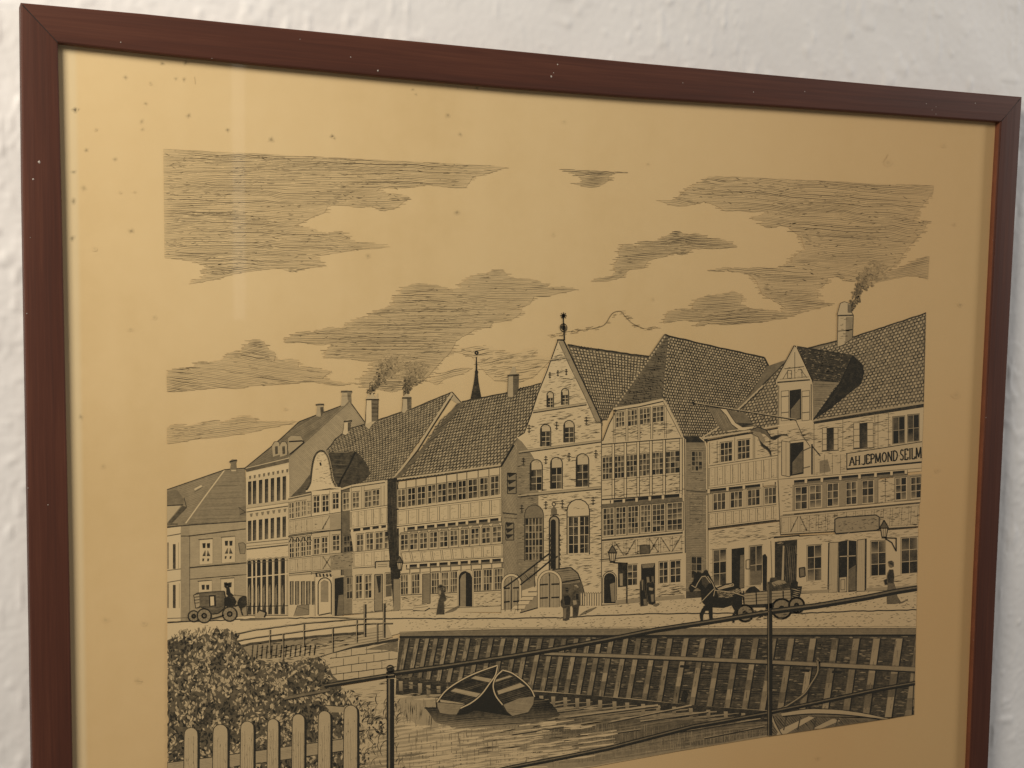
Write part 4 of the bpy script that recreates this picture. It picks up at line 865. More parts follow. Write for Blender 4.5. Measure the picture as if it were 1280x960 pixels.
for x in (783, 798, 814):
    k.quad((x - .6, 513 - (x - 767) * .12), (x + 1.2, 513 - (x - 767) * .12), (x + 1.2, 553 - (x - 767) * .09), (x - .6, 553 - (x - 767) * .09), .0, .1)
    for q in (-.9, 1.5): k.line([(x + q, 514 - (x - 767) * .12), (x + q, 553 - (x - 767) * .09)], .8, .75)
k.line([(752, 600.5), (850, 592.5)], .8, .6); k.line([(752, 620), (852, 613)], .8, .6); k.line([(752, 624.5), (853, 617.5)], 1.6, .85)
beam_ends(k, [(765, 627.5), (779.5, 626), (795.5, 624.5), (812, 623), (828.5, 621.5), (850.5, 619.5)], w=3.4, h_=5, under=5)
k.patch([(752, 630), (853, 623), (853, 629), (752, 636)], .55)
X = [(754, 766.5), (770, 781.5), (785, 797), (801, 812.5), (815.5, 830), (834, 852)]
pane_row(k, [(a, b, 636 - (a - 753) * .08, 669.5 - (a - 753) * .08) for a, b in X], cols=3, rows=5, dens=.82, slope=-.09, curtain=.45, mw=.6)
for a, b in X: k.line([(b + 1.7, 634 - (b - 752) * .08), (b + 1.7, 671 - (b - 752) * .08)], 1.0, .65, dz=.5)
k.line([(752, 675), (853, 665.5)], 1.6, .8); k.line([(752, 671.5), (853, 662.5)], .8, .6)
timbers(k, [(752, 676), (853, 666.5), (853, 690), (752, 699)], 7, tone=.06, dens=.5, braces=((1, '\\'), (2, '/'), (4, 'x'), (5, '\\'), (6, '/')))
stone_tex(k, [(752, 678), (851, 668), (851, 689), (752, 697)], 70, .8, .5, 5)
k.patch([(799.5, 682), (812, 681), (812, 691.5), (799.5, 692.5)], .6); k.outline([(799.5, 682), (812, 681), (812, 691.5), (799.5, 692.5)], 1, .8)
k.patch([(752, 700), (857, 691), (857, 749), (752, 756)], .03); k.line([(752, 700), (853, 691)], .8, .6)
k.patch(arch_pts(754.5, 769, 716, 754), .88); k.quad((762, 730), (768, 728), (768, 752), (764, 752), .4, .4); k.line(arch_pts(753, 770.3, 714.4, 754), 1.1, .7); k.line([(755, 714), (766, 713)], 1.2, .6); k.dashes([(754, 703), (770, 702), (770, 712), (754, 712)], 9, 7, .7, .5)
k.patch([(772, 704.5), (782.5, 703.5), (782.5, 733), (772, 734)], .8); k.quad((774, 717), (778, 716.5), (778, 732), (774.5, 732), .3, .5)
pane_row(k, [(784.5, 796, 706.5, 731.5), (824, 834, 703, 729), (838, 850, 701.5, 728)], cols=2, rows=3, dens=.88, slope=-.08, curtain=.5)
k.patch([(801, 705), (818.5, 703.5), (818.5, 754), (801, 755)], .92); k.patch([(801.5, 705.5), (818, 704), (816, 709), (803, 710)], .45)
k.line([(752, 701.5), (772, 700)], .8, .6); k.line([(783, 703.5), (783, 754)], 1.3, .7)
k.patch([(769, 750), (800, 747), (800, 753), (769, 755)], .3); k.patch([(819, 746), (855, 743), (856, 748), (819, 752)], .3); stone_tex(k, [(769, 735), (799, 733), (799, 748), (769, 750)], 12, .8, .5, 7); stone_tex(k, [(820, 731), (853, 729), (853, 744), (820, 747)], 26, .9, .55, 8)
k.line([(752, 756), (800, 754)], 1.0, .6); k.line([(819, 752.5), (856, 748.5), (884, 745)], 1.2, .75)
k.line([(874, 546), (881, 552), (883, 560), (883.5, 742)], 1.6, .0, dz=.6); k.line([(884.6, 552), (884.6, 742)], .8, .8, dz=.6)
k.build("printed_house", sheet_o, "half-timbered corner house with a dark hipped roof")

# --- large gabled warehouse at the right
k = Ink(); nxt()
k.patch([(958, 458), (984, 449), (953, 484), (925, 510), (896, 537), (878, 549), (905, 522), (940, 490)], .5)
rp = [(876, 548), (896, 535), (927, 507), (953, 481), (968, 466), (984, 450), (972, 478), (972, 533), (930, 540)]
tiles(k, [(890, 470), (990, 446), (975, 540), (860, 554)], 20, 19, base=.42, poly=rp, w=1.1, dark=.85, light=.1)
k.line([(953, 482), (926, 508), (896, 535), (875, 548)], 1.6, .1, dz=.5); k.line([(954, 484), (928, 509), (898, 536)], 1.2, .85, dz=.5); k.line([(953, 481), (968, 466), (984, 450)], 1.4, .8)
rp = [(998, 437), (1012, 435), (1045, 426), (1070, 420), (1110, 407), (1158, 391), (1155, 503), (1080, 515), (1016, 526), (1014, 476), (1060, 476), (1068, 446)]
tiles(k, [(990, 446), (1165, 388), (1160, 508), (990, 530)], 29, 22, base=.4, poly=rp, w=1.15, dark=.82, light=.1)
k.line([(1010, 435), (1045, 426), (1070, 420), (1110, 407), (1158, 391)], 1.8, .8, wob=.4); k.line([(1156, 391), (1154, 503)], 1.0, .7)
k.patch([(994, 432), (1030, 438), (1066, 444), (1060, 462), (1050, 478), (1014, 477), (1003, 452)], .74); k.hatch([(994, 432), (1066, 444), (1050, 478), (1014, 477)], .15, 2.2, 1, .85); k.dashes([(996, 434), (1064, 445), (1050, 477), (1014, 476)], 130, 3, .9, .4, .1, .3)
k.patch([(1066, 444), (1078, 456), (1080, 466), (1076, 480), (1058, 494), (1036, 512), (1018, 524), (1030, 505), (1050, 478)], .84)
k.patch([(1014, 476), (1048, 478), (1030, 500), (1016, 524)], .38); k.hatch([(1014, 478), (1046, 480), (1030, 500), (1016, 522)], .0, 2.4, .9, .55)
k.line([(1066, 444), (1050, 478), (1016, 525)], 1.8, .9)
k.patch([(994, 432), (1014, 476), (1015, 480), (1016, 527), (972, 535), (972, 478), (970, 477), (982, 456)], .06)
k.line([(994, 432), (970, 477), (971, 481)], 2.0, .12, dz=.5); k.line([(994, 432), (1014, 476)], 2.4, .05, dz=.5); k.line([(995.5, 434), (1016, 478)], 1.0, .9, dz=.5); k.line([(992.5, 431.5), (968, 477)], 1.1, .8, dz=.5)
k.line([(980, 461), (1006, 458)], 1.0, .7); k.line([(971, 478), (1014, 474.5)], 1.8, .75); k.line([(974, 474), (1012, 471)], .7, .6); k.line([(993, 440), (993, 473)], .9, .55); k.line([(985, 462), (978, 474)], 1, .5); k.line([(1000, 461), (1008, 472)], 1, .5); k.line([(984, 463), (989, 463), (989, 473), (984, 473), (984, 463)], 1.0, .6); k.line([(997, 462), (1002, 462), (1002, 472)], 1.0, .6)
k.dashes([(980, 456), (1006, 456), (1010, 472), (976, 474)], 22, 4, .8, .5)
k.patch([(986.5, 488), (1001, 486), (1001, 524), (986.5, 526)], .88); k.quad((988, 512), (999.5, 498), (999.5, 523), (988, 524), .5, .4)
for (a, b) in ((976, 985.5), (1002, 1011.5)): k.patch([(a, 489), (b, 488), (b, 525), (a, 526)], .04); k.outline([(a, 489), (b, 488), (b, 525), (a, 526)], .8, .65); k.line([(a, 496), (b, 495)], 1.0, .7); k.line([(a, 516), (b, 515)], 1.0, .7)
k.line([(973, 482), (973, 534)], 1.0, .6); k.line([(1013.5, 480), (1013.5, 527)], 1.2, .7); k.line([(972, 532), (1017, 526)], 2.2, .0, dz=.5); k.line([(972, 534.5), (1018, 528.5)], 1.2, .8, dz=.5)
# chimney
k.patch([(1046, 434), (1047, 396), (1046, 393), (1050, 379), (1055, 377), (1063, 380), (1064, 390), (1066, 394), (1065, 423), (1054, 431)], .08); k.quad((1057, 396), (1065.3, 396), (1065, 424), (1056, 430), .35, .3); k.quad((1059, 380), (1063.5, 381), (1064, 391), (1059, 391), .5, .3)
k.outline([(1046, 434), (1047, 396), (1046, 393), (1050, 379), (1055, 377), (1063, 380), (1064, 390), (1066, 394), (1065, 423), (1054, 431)], .9, .7); k.line([(1046, 394.5), (1066.5, 394)], 1.8, .75); k.line([(1047, 414), (1065, 412)], 1.2, .6); k.dashes([(1048, 398), (1057, 398), (1057, 428), (1048, 430)], 12, 4, .9, .5)
# upper walls
k.patch([(884, 552), (940, 541), (972, 534), (1017, 527), (1155, 504), (1152, 588), (885, 614)], .04)
k.line([(878, 548), (910, 543), (940, 538), (972, 532)], 2.2, .08, dz=.5); k.line([(880, 551), (910, 546), (940, 541), (972, 535)], 1.8, .85, dz=.5)
k.line([(1015, 526), (1080, 515), (1155, 503)], 1.8, .2, dz=.5); k.patch([(1016, 527), (1155, 504.5), (1155, 509), (1017, 530)], .8)
pane_row(k, [(900.5, 914.5, 554, 577.5), (922, 936.5, 551, 574)], cols=3, rows=3, dens=.88, slope=-.13, curtain=.25)
for x in (886.5, 896, 918, 941, 943, 962): k.line([(x, 553 - (x - 886) * .2), (x, 580 - (x - 886) * .13)], .8, .6)
stone_tex(k, [(886, 554), (896, 553), (896, 578), (886, 580)], 8, .8, .5, 6); stone_tex(k, [(944, 545), (972, 540), (972, 568), (944, 572)], 30, .8, .5, 8); stone_tex(k, [(973, 540), (1014, 532), (1014, 550), (973, 552)], 22, .8, .5, 9)
timbers(k, [(885, 582.5), (972, 569), (972, 599.5), (885, 610.5)], 9, tone=.04, dens=.6, w=1.4); k.line([(885, 611.5), (972, 600.5)], 1.6, .0, dz=.6)
beam_ends(k, [(885.5, 614), (909, 611), (929.5, 608.8), (951.5, 606.5)], w=3.4, h_=4.5, under=5)
k.patch([(885, 618), (972, 606), (972, 630), (885, 641)], .14); nxt()
pane_row(k, [(891.5, 906, 617.5, 637.5), (913, 927, 615.5, 634.5), (934.5, 949, 613, 632), (955.5, 969.5, 610.5, 630)], cols=3, rows=2, dens=.75, slope=-.11)
timbers(k, [(885, 640.5), (975, 630), (975, 649), (885, 660)], 9, tone=.04, dens=.55, w=1.2); k.line([(885, 661.5), (975, 650.5)], 1.3, .7)
k.patch([(885, 663), (975, 652), (975, 740), (885, 746)], .03); stone_tex(k, [(886, 664), (974, 654), (974, 672), (886, 684)], 44, .8, .5, 9)
k.patch([(987, 554), (1004, 552), (1004, 592), (987, 595)], .9); k.quad((990, 578), (1003, 562), (1003, 590), (990, 593), .55, .4)
k.patch([(976.5, 551), (987, 552.5), (987, 596), (976.5, 594)], .08); k.outline([(976.5, 551), (987, 552.5), (987, 596), (976.5, 594)], .9, .7); k.line([(982, 552), (982, 595)], .6, .6)
k.patch([(1004, 552), (1013, 550), (1013, 591), (1004, 593)], .06); k.line([(1004, 563), (1013, 559)], 1.4, .6); k.line([(1004, 585), (1012, 583)], 1.4, .6); k.line([(1014.5, 555), (1014.5, 593)], 2.0, .85); k.line([(1015, 558), (1025, 570)], 1.6, .7)
k.line([(986, 551.5), (1014, 548)], .9, .6); k.line([(1017, 530), (1017, 594)], .8, .6); k.line([(972, 538), (972, 600)], .9, .6)
stone_tex(k, [(1018, 532), (1112, 516), (1112, 560), (1018, 572)], 90, .8, .5, 8)
nxt()
def shut(x0, x1, y0, y1, sw):
    k.quad((x0, y0), (x1, y0 - 1), (x1, y1 - 1), (x0, y1), [.9, .9, .6, .85], .3)
    for a in (x0 - sw, x1):
        k.quad((a, y0 - .5), (a + sw, y0 - 1), (a + sw, y1 - .5), (a, y1), .05, .2); k.outline([(a, y0 - .5), (a + sw, y0 - 1), (a + sw, y1 - .5), (a, y1)], .8, .65)
        for j in (1, 2, 3): yy = y0 + (y1 - y0) * j / 4; k.line([(a, yy), (a + sw, yy - .5)], .8, .55)
    k.line([(x0 - sw - 1, y1 + 1), (x1 + sw + 1, y1 - .5)], 1.2, .8)
shut(1033, 1041.5, 535, 563, 5.5); shut(1074, 1083.5, 529, 560, 7.5)
pane_row(k, [(1116, 1130, 522, 554.5), (1134.5, 1148, 519.5, 552)], cols=2, rows=2, dens=.82, slope=-.1, frame=.3)
for x in (1053, 1093, 1097, 1110): k.line([(x, 524 - (x - 1053) * .16), (x, 562)], .7, .55)
k.patch([(1018, 572), (1056, 567), (1056, 590), (1018, 596)], .08); k.patch([(1024, 576), (1034, 574), (1038, 589), (1024, 592)], .4); k.dashes([(1018, 572), (1056, 567), (1056, 590), (1018, 596)], 40, 5, .8, .5); 
for x in (1030, 1040, 1050): k.line([(x, 568), (x, 592)], .7, .5)
sgn = [(1057.5, 567), (1152, 552.5), (1152, 577), (1057.5, 586)]
k.patch(sgn, .08); k.line([(1057, 567), (1152, 552)], 1.1, .7); k.line([(1057.5, 586.5), (1152, 577.5)], 2.2, .9); k.line([(1058, 567), (1058, 586)], 1.4, .7)
k.hatch([(1059, 569), (1066, 568), (1064, 584), (1059, 585)], -.1, 2, .8, .35)
GL = {'A': ([[(0, 1), (.45, 0), (.9, 1)], [(.2, .62), (.72, .62)]], .95), 'H': ([[(.1, 0), (.1, 1)], [(.75, 0), (.75, 1)], [(.1, .5), (.75, .5)]], .9), 'J': ([[(.5, 0), (.5, .85), (.3, 1.08), (.02, .95)]], .62),
      'E': ([[(.1, 0), (.1, 1)], [(.1, 0), (.62, 0), (.62, .16)], [(.1, .48), (.5, .48)], [(.1, 1), (.64, 1), (.64, .82)]], .74), 'P': ([[(.1, 0), (.1, 1)], [(.1, .02), (.5, .02), (.68, .16), (.68, .38), (.5, .52), (.1, .52)]], .76),
      'M': ([[(.08, 1), (.12, 0), (.52, .92), (.92, 0), (.98, 1)]], 1.1), 'O': ([[(.45, 0), (.15, .18), (.06, .5), (.15, .82), (.45, 1), (.76, .82), (.85, .5), (.76, .18), (.45, 0)]], .94), 'N': ([[(.1, 1), (.1, 0), (.78, 1), (.78, 0)]], .92),
      'D': ([[(.1, 0), (.1, 1)], [(.1, 0), (.5, .04), (.78, .28), (.8, .6), (.55, .95), (.1, 1)]], .9), 'S': ([[(.6, .16), (.45, 0), (.2, .02), (.08, .2), (.15, .42), (.5, .56), (.62, .78), (.48, .98), (.2, 1), (.05, .84)]], .72),
      'I': ([[(.18, 0), (.18, 1)]], .4), 'L': ([[(.1, 0), (.1, 1), (.62, 1), (.62, .82)]], .7), '.': ([[(.1, .9), (.16, 1)]], .26), '-': ([[(.04, .56), (.2, .56)]], .28)}
x = 0; seq = []
for ch in "AH.JEPMOND-SEILM":
    seq.append((ch, x)); x += GL[ch][1] + (.04 if ch not in '.-' else 0)
tw = x; tl, tr_, br_, bl_ = (1061.5, 570.5), (1152.5, 557), (1152.5, 573.5), (1061.5, 583)
for ch, x0 in seq:
    for st in GL[ch][0]:
        P_ = [B((tl, tr_, br_, bl_), (x0 + p[0] * .92) / tw, .08 + p[1] * .84) for p in st]
        horiz = len(st) == 2 and abs(st[0][1] - st[1][1]) < .1
        k.line(P_, 1.1 if horiz else 1.85, .92, dz=.6)
        if ch in 'AHIPNMLDE' and not horiz:
            for e in (P_[0], P_[-1]): k.line([(e[0] - 1.5, e[1] + .2), (e[0] + 1.5, e[1] - .2)], .8, .8, dz=.6)
k.line([(960, 602), (1152, 587)], 3.4, .0, dz=.5); k.line([(960, 600), (1152, 585)], .8, .6, dz=.6)
beam_ends(k, [(971, 604.5), (988.5, 603), (1007, 601.3), (1027, 599.8), (1050, 597.6), (1074, 595.5), (1094, 593.5), (1114, 591.5), (1132, 589.6)], w=3.2, h_=4.5, under=5)
k.patch([(970, 600), (992, 598), (992, 648), (970, 650)], .05); stone_tex(k, [(975, 608), (991, 606), (991, 640), (975, 642)], 14, .8, .5, 6); k.patch([(990, 606), (1099, 597), (1099, 628), (990, 641)], .32); k.patch([(1116, 596), (1152, 592), (1151, 624), (1116, 628)], .3); k.patch([(1097, 600), (1117, 597), (1117, 628), (1097, 629)], .06); stone_tex(k, [(1097, 600), (1117, 597), (1117, 628), (1097, 629)], 20, .8, .55, 6); k.line([(1097, 598), (1097, 629)], .8, .6); k.line([(1106, 597), (1106, 628)], .8, .6)
pane_row(k, [(994, 1008, 609.5, 636.5), (1012, 1026, 607.5, 634.5), (1034, 1047, 605, 632.5), (1057.5, 1070, 603, 630.5), (1077.5, 1091, 601.5, 629), (1119.5, 1132, 598, 624.5), (1138.5, 1150.5, 597, 622.5)], cols=2, rows=3, dens=.8, slope=-.09, curtain=.55)
k.line([(978, 641.5), (1150, 626)], 2.6, .0, dz=.5); k.line([(978, 643.5), (1150, 628)], .9, .7, dz=.5); k.line([(978, 639.5), (1150, 624)], .6, .6, dz=.5)
timbers(k, [(975, 645), (1149, 629), (1147, 658), (975, 668)], 15, tone=.1, dens=.45, w=1.5, braces=((1, '/'), (2, '\\')))
k.line([(972, 600), (975, 668)], 1.2, .6); stone_tex(k, [(1000, 646), (1148, 632), (1146, 656), (1000, 666)], 110, .8, .5, 5)
k.line([(968, 671), (1045, 668), (1147, 658.5)], 1.3, .75)
k.patch([(968, 673), (1147, 660), (1145, 736), (968, 745)], .03)
k.patch([(1043, 649), (1047, 647), (1094, 643.5), (1098.5, 646), (1098.5, 661), (1094, 663), (1044, 667), (1043, 664)], .3); k.outline([(1043, 649), (1047, 647), (1094, 643.5), (1098.5, 646), (1098.5, 661), (1094, 663), (1044, 667), (1043, 664)], 1.5, .85); k.line([(1044, 667.5), (1097, 662.5)], 1.6, .9)
k.dashes([(1047, 651), (1095, 647), (1095, 659), (1047, 663)], 46, 4, 1.0, .65, -.07, .3)
nxt(); window(k, 891.5, 907, 688, 732, 2, 3, slope=-.1, dens=.8, frame=.1); 
k.patch([(914, 686), (930, 684), (930, 735), (914, 737)], .88); k.patch([(925, 694), (929.5, 693), (929.5, 734), (924, 735)], .5); k.patch([(908, 686), (914, 685), (914, 737), (910, 737)], .06)
nxt(); window(k, 937, 952, 683.5, 730, 2, 2, slope=-.12, dens=.8, frame=.1); k.patch([(937, 714), (951, 713), (951, 731), (937, 732)], .5)
k.patch([(968, 677), (996, 674), (995, 733), (968, 736)], .8); k.patch([(978, 682), (980, 682), (979, 734), (976, 734)], .2); k.hatch([(981, 682), (995, 681), (994, 733), (981, 734)], 1.5, 2.6, 1, .6); k.patch([(967, 675), (966.5, 672.5), (998, 670), (998, 674)], .05); k.line([(966.5, 672), (999, 669)], 1.8, .85)
k.line([(963, 676), (965, 740)], 1.0, .5)
k.patch([(952.5, 694), (956, 692), (958.5, 696), (958, 738), (953, 738)], .9)
k.line([(932, 700), (937, 699), (937, 711), (932, 711), (932, 700)], 1.2, .6)
nxt(); window(k, 1009, 1026, 682.5, 726, 2, 3, slope=-.08, dens=.85, frame=.08); window(k, 1088.5, 1106.5, 677, 719.5, 2, 3, slope=-.06, dens=.85, frame=.08); window(k, 1126.5, 1146, 673, 717, 2, 3, slope=-.08, dens=.85, frame=.08)
k.patch([(1048, 677), (1058, 675), (1070, 676), (1070, 739), (1047, 741)], .88); k.line([(1059.5, 676), (1059, 740)], 1.4, .1, dz=.5); k.line([(1049, 695.5), (1069, 694.5)], 1.0, .1, dz=.5); k.quad((1060, 712), (1069, 706), (1069, 738), (1060, 738), .55, .4); k.patch([(1049, 722), (1057.5, 721), (1057.5, 739), (1049, 740)], .12); k.outline([(1050.5, 724.5), (1055.5, 724), (1055.5, 737), (1050.5, 737)], .8, .7)
for P_ in ([(1036, 678), (1047.5, 677.5), (1046, 740), (1035, 741)], [(1071, 675), (1081, 673.5), (1080.5, 739), (1070, 739)]): k.patch(P_, .14); k.outline(P_, .9, .7); k.hatch(P_, 1.53, 3, .6, .25)
k.line([(1035.5, 678), (1034.5, 741)], 1.6, .8); k.line([(1082, 673), (1081.5, 738)], 1.8, .85)
k.patch([(999, 710), (1005.5, 709), (1006, 720), (999, 721.5)], .5); k.outline([(998.5, 710), (1005.5, 709), (1006, 720), (999, 721.5)], 1.5, .85)
stone_tex(k, [(968, 673), (1146, 661), (1146, 671), (968, 681)], 30, .7, .4, 7); stone_tex(k, [(1000, 728), (1034, 726), (1034, 738), (1000, 740)], 8, .7, .4, 8); stone_tex(k, [(1083, 722), (1145, 718), (1145, 732), (1083, 736)], 18, .8, .45, 8); stone_tex(k, [(886, 686), (890, 686), (890, 740), (886, 742)], 6, .7, .5, 5)
k.patch([(996, 739), (1035, 736.5), (1035, 741.5), (996, 744)], .26); k.patch([(1082, 735), (1147, 731), (1147, 736), (1082, 739)], .26); k.line([(884, 746), (968, 741), (1035, 742), (1146, 736)], 1.0, .7)
k.build("printed_house", sheet_o, "wide warehouse house with a hoist dormer and painted shop sign")

# --- flag on its slanting pole
k = Ink(); nxt()
o = lambda P_: off8(860, 480, P_)
k.patch(o([(180, 230), (330, 245), (560, 290), (600, 330), (640, 400), (660, 430), (540, 440), (400, 475), (345, 462), (300, 420), (250, 330)]), .5)
k.hatch(o([(180, 230), (330, 250), (400, 330), (480, 440), (350, 462), (300, 420), (250, 330)]), 1.1, 1.8, .7, .4)
k.patch(o([(320, 248), (380, 252), (430, 330), (470, 390), (540, 432), (660, 420), (650, 435), (560, 462), (470, 462), (400, 478), (385, 468), (500, 452), (430, 400), (380, 310)]), .0)
k.line(o([(318, 250), (382, 318), (432, 404), (498, 452)]), .9, .8, dz=.5); k.line(o([(382, 252), (432, 330), (472, 388), (542, 430), (662, 418)]), .9, .8, dz=.5); k.patch(o([(480, 385), (640, 395), (640, 405), (545, 428)]), .78)
k.patch(o([(620, 470), (700, 430), (780, 465), (820, 530), (900, 510), (960, 502), (1000, 520), (930, 518), (870, 556), (820, 550), (760, 500)]), .55); k.line(o([(620, 462), (700, 428), (780, 462), (825, 532), (900, 512), (960, 503), (1000, 520)]), 1.3, .8)
k.patch(o([(820, 535), (900, 512), (925, 515), (870, 558), (822, 552)]), .9)
k.patch(o([(630, 470), (720, 480), (770, 560), (740, 610), (800, 650), (832, 720), (790, 665), (730, 625), (700, 530)]), .35); k.patch(o([(715, 560), (750, 600), (800, 635), (828, 680), (832, 720), (790, 665), (730, 625)]), .85); k.line(o([(620, 490), (700, 530), (730, 620), (790, 660), (832, 722)]), .9, .7)
k.line(o([(60, 190), (500, 262), (1080, 358)]), 2.2, .85); k.line(o([(60, 185), (500, 257), (1080, 352)]), .9, .15, dz=.5); ring(k, 867, 504, 1.3, 2, .9); k.line([(994, 525), (1003, 545), (1012, 558)], .9, .7)
k.build("printed_flag", sheet_o, "split-tailed cross flag hanging from a slanting pole")

# --- street
k = Ink(); nxt()
k.patch([(208, 779), (238, 777), (309, 770), (361, 770), (428, 770), (500, 763), (646, 767), (702, 758), (752, 757), (857, 748), (884, 746), (1147, 737), (1146, 786), (640, 788), (500, 791), (360, 830), (208, 830)], .02)
k.line([(208, 778), (300, 774), (340, 773), (394, 772), (470, 773), (640, 773), (700, 772), (740, 769.5), (815, 767), (871, 766.5), (1002, 766.5), (1060, 764), (1146, 762)], 1.6, .75, wob=.5)
k.dashes([(500, 764), (646, 768), (752, 757), (884, 747), (1146, 738), (1146, 760), (870, 764), (740, 768), (640, 771), (500, 771)], 420, 3.2, .8, .55, -.05, .4)
k.dashes([(500, 775), (740, 772), (870, 769), (1146, 765), (1146, 783), (640, 786), (510, 787)], 480, 3.4, .8, .5, -.05, .4)
k.dashes([(210, 780), (480, 775), (480, 785), (300, 790)], 60, 3, .6, .35); k.line([(560, 786), (640, 784), (900, 783), (1146, 783)], .7, .45, wob=.5)
for pts in ([(556, 766), (566, 762), (574, 757)], [(724, 769), (734, 764), (745, 759)], [(816, 757), (824, 755)]): k.line(curve(pts), 3.6, .5, taper=True)
k.build("printed_street", sheet_o, "cobbled street along the quay")

# --- quay wall of timber piles
k = Ink(); nxt()
wallp = [(500, 793), (640, 791), (1146, 792), (1143, 893), (1100, 900), (960, 888), (865, 881), (790, 873), (740, 869), (672, 863), (640, 862), (560, 858), (495, 850), (494, 838)]
k.patch(wallp, .7); nxt(); k.hatch(wallp, .04, 2.3, 1.0, .85, wav=.4, gap=.06); nxt()
k.dashes(wallp, 600, 8, 1.5, .5, .05, .1, curl=.2); nxt(); k.dashes(wallp, 500, 6, 1.2, .8, .04, .1, curl=.2)
tops = [506, 519, 531, 542, 555, 568, 582, 596, 611, 626, 642, 656, 672, 687, 702, 717, 732, 746, 761, 779, 795, 815, 834, 854, 875, 897, 919, 941, 963, 985, 1012, 1040, 1066, 1091, 1119, 1144]
nxt()
for x in tops:
    ln = np.interp(x, [506, 640, 860, 960, 1144], [46, 64, 84, 92, 104]); dx = np.interp(x, [506, 640, 960, 1144], [-9, -13, -15, -14]); w_ = np.interp(x, [506, 640, 900, 1144], [5, 5.5, 6.5, 9])
    yt = 798; a = (x, yt); b = (x + w_, yt); c = (x + w_ + dx, yt + ln); d = (x + dx, yt + ln)
    n = 7; prev = None
    for i in range(n + 1):
        t = i / n; wob = ru(-.5, .5); l = (a[0] + (d[0] - a[0]) * t + wob, a[1] + (d[1] - a[1]) * t); r = (b[0] + (c[0] - b[0]) * t + wob, b[1] + (c[1] - b[1]) * t)
        if prev: k.quad(prev[0], prev[1], r, l, ru(.24, .56), .1)
        prev = (l, r)
    k.line([(b[0] + .8, b[1]), (c[0] + .8, c[1])], 1.8, .92); k.line([a, d], .7, .7)
    for _ in range(9): t = rnd(); xx = a[0] + (d[0] - a[0]) * t + ru(.5, w_ - 1); yy = yt + ln * t; k.line([(xx, yy), (xx - .8, yy + ru(3, 9))], .7, ru(.4, .75), dz=.4)
k.patch([(499, 791), (560, 788), (640, 786.5), (900, 785.5), (1146, 785), (1146, 793), (640, 794), (500, 796)], .46); k.hatch([(499, 791), (560, 788), (640, 787), (1146, 786), (1146, 792), (640, 793), (500, 795)], -.01, 1.9, .8, .5); k.line([(499, 796), (640, 795), (1146, 794)], 2.4, .95); k.line([(499, 790), (640, 786), (1146, 785)], .9, .6)
k.patch([(680, 815), (760, 817.5), (860, 821), (965, 825.5), (1143, 834), (1143, 839), (965, 829.5), (860, 825), (760, 821.5), (680, 818)], .34); k.line([(680, 819), (760, 822), (860, 826), (965, 830.5), (1143, 840)], 1.8, .92); k.line([(680, 815), (760, 817), (965, 825), (1143, 833.5)], .8, .7)
for (x, y) in ((1000, 836), (1040, 838), (850, 831)): k.patch([(x, y), (x + 12, y + .5), (x + 11, y + 4), (x - 1, y + 3)], .9)
k.patch([(853, 864), (857, 862), (860, 868), (857, 878), (850, 876)], .9)
k.build("printed_quay_wall", sheet_o, "timber pile quay wall along the canal")

# --- water of the canal
k = Ink(); nxt()
wt = [(495, 848), (560, 857), (640, 862), (672, 863), (740, 869), (790, 873), (865, 881), (960, 888), (1005, 892), (965, 919), (850, 938), (740, 958), (640, 970), (440, 990), (412, 990), (412, 860), (494, 846)]
k.patch(wt, .1); k.patch([(560, 880), (700, 893), (962, 900), (963, 919), (850, 938), (740, 957), (690, 962), (640, 930)], .34); k.patch([(700, 890), (962, 897), (963, 917), (860, 934), (760, 925)], .5)
k.patch([(495, 847), (560, 857), (640, 862), (740, 869), (865, 881), (1005, 892), (965, 905), (900, 902), (800, 897), (740, 893), (700, 896), (600, 876), (520, 870), (494, 868)], .78)
def wdf(x, y): return 1.0
k.hatch([(495, 866), (640, 870), (760, 878), (960, 894), (965, 918), (850, 936), (740, 956), (640, 968), (420, 985), (490, 900)], -.10, 5.0, 3.2, .3, wav=3, gap=.1, wl=90, wvar=.6)
nxt()
k.hatch([(600, 880), (760, 884), (960, 900), (965, 916), (850, 935), (700, 955)], -.11, 3.6, 2.6, .42, wav=2.5, gap=.05, wl=70, wvar=.5)
k.patch([(700, 896), (860, 900), (962, 904), (963, 917), (880, 932), (800, 930), (700, 915), (640, 905)], .6)
k.hatch([(660, 892), (860, 898), (962, 902), (963, 918), (850, 937), (740, 952), (690, 930)], -.14, 3.2, 2.0, .55, wav=2.5, gap=.1, wl=60)
nxt()
for _ in range(700):      # vertical shimmer of the reflections
    x = ru(500, 960); yb = np.interp(x, [500, 640, 850, 960], [975, 966, 936, 918]); y = ru(np.interp(x, [500, 640, 960], [886, 893, 912]), yb - 6)
    k.line([(x, y), (x + ru(-.6, .6), min(yb, y + ru(5, 20)))], ru(.8, 2.4), ru(.3, .6), taper=True, dz=.3 + rnd() * .5)
nxt()
for x in tops[:28]:
    y = np.interp(x, [506, 640, 740, 865, 941], [851, 866, 873, 884, 891]); x2 = x - np.interp(x, [506, 640, 941], [8, 13, 15]); h_ = ru(9, 15)
    k.quad((x2, y), (x2 + 5, y), (x2 + 5, y + h_), (x2 + .5, y + h_), [.25, .25, .5, .5], .2)
nxt()
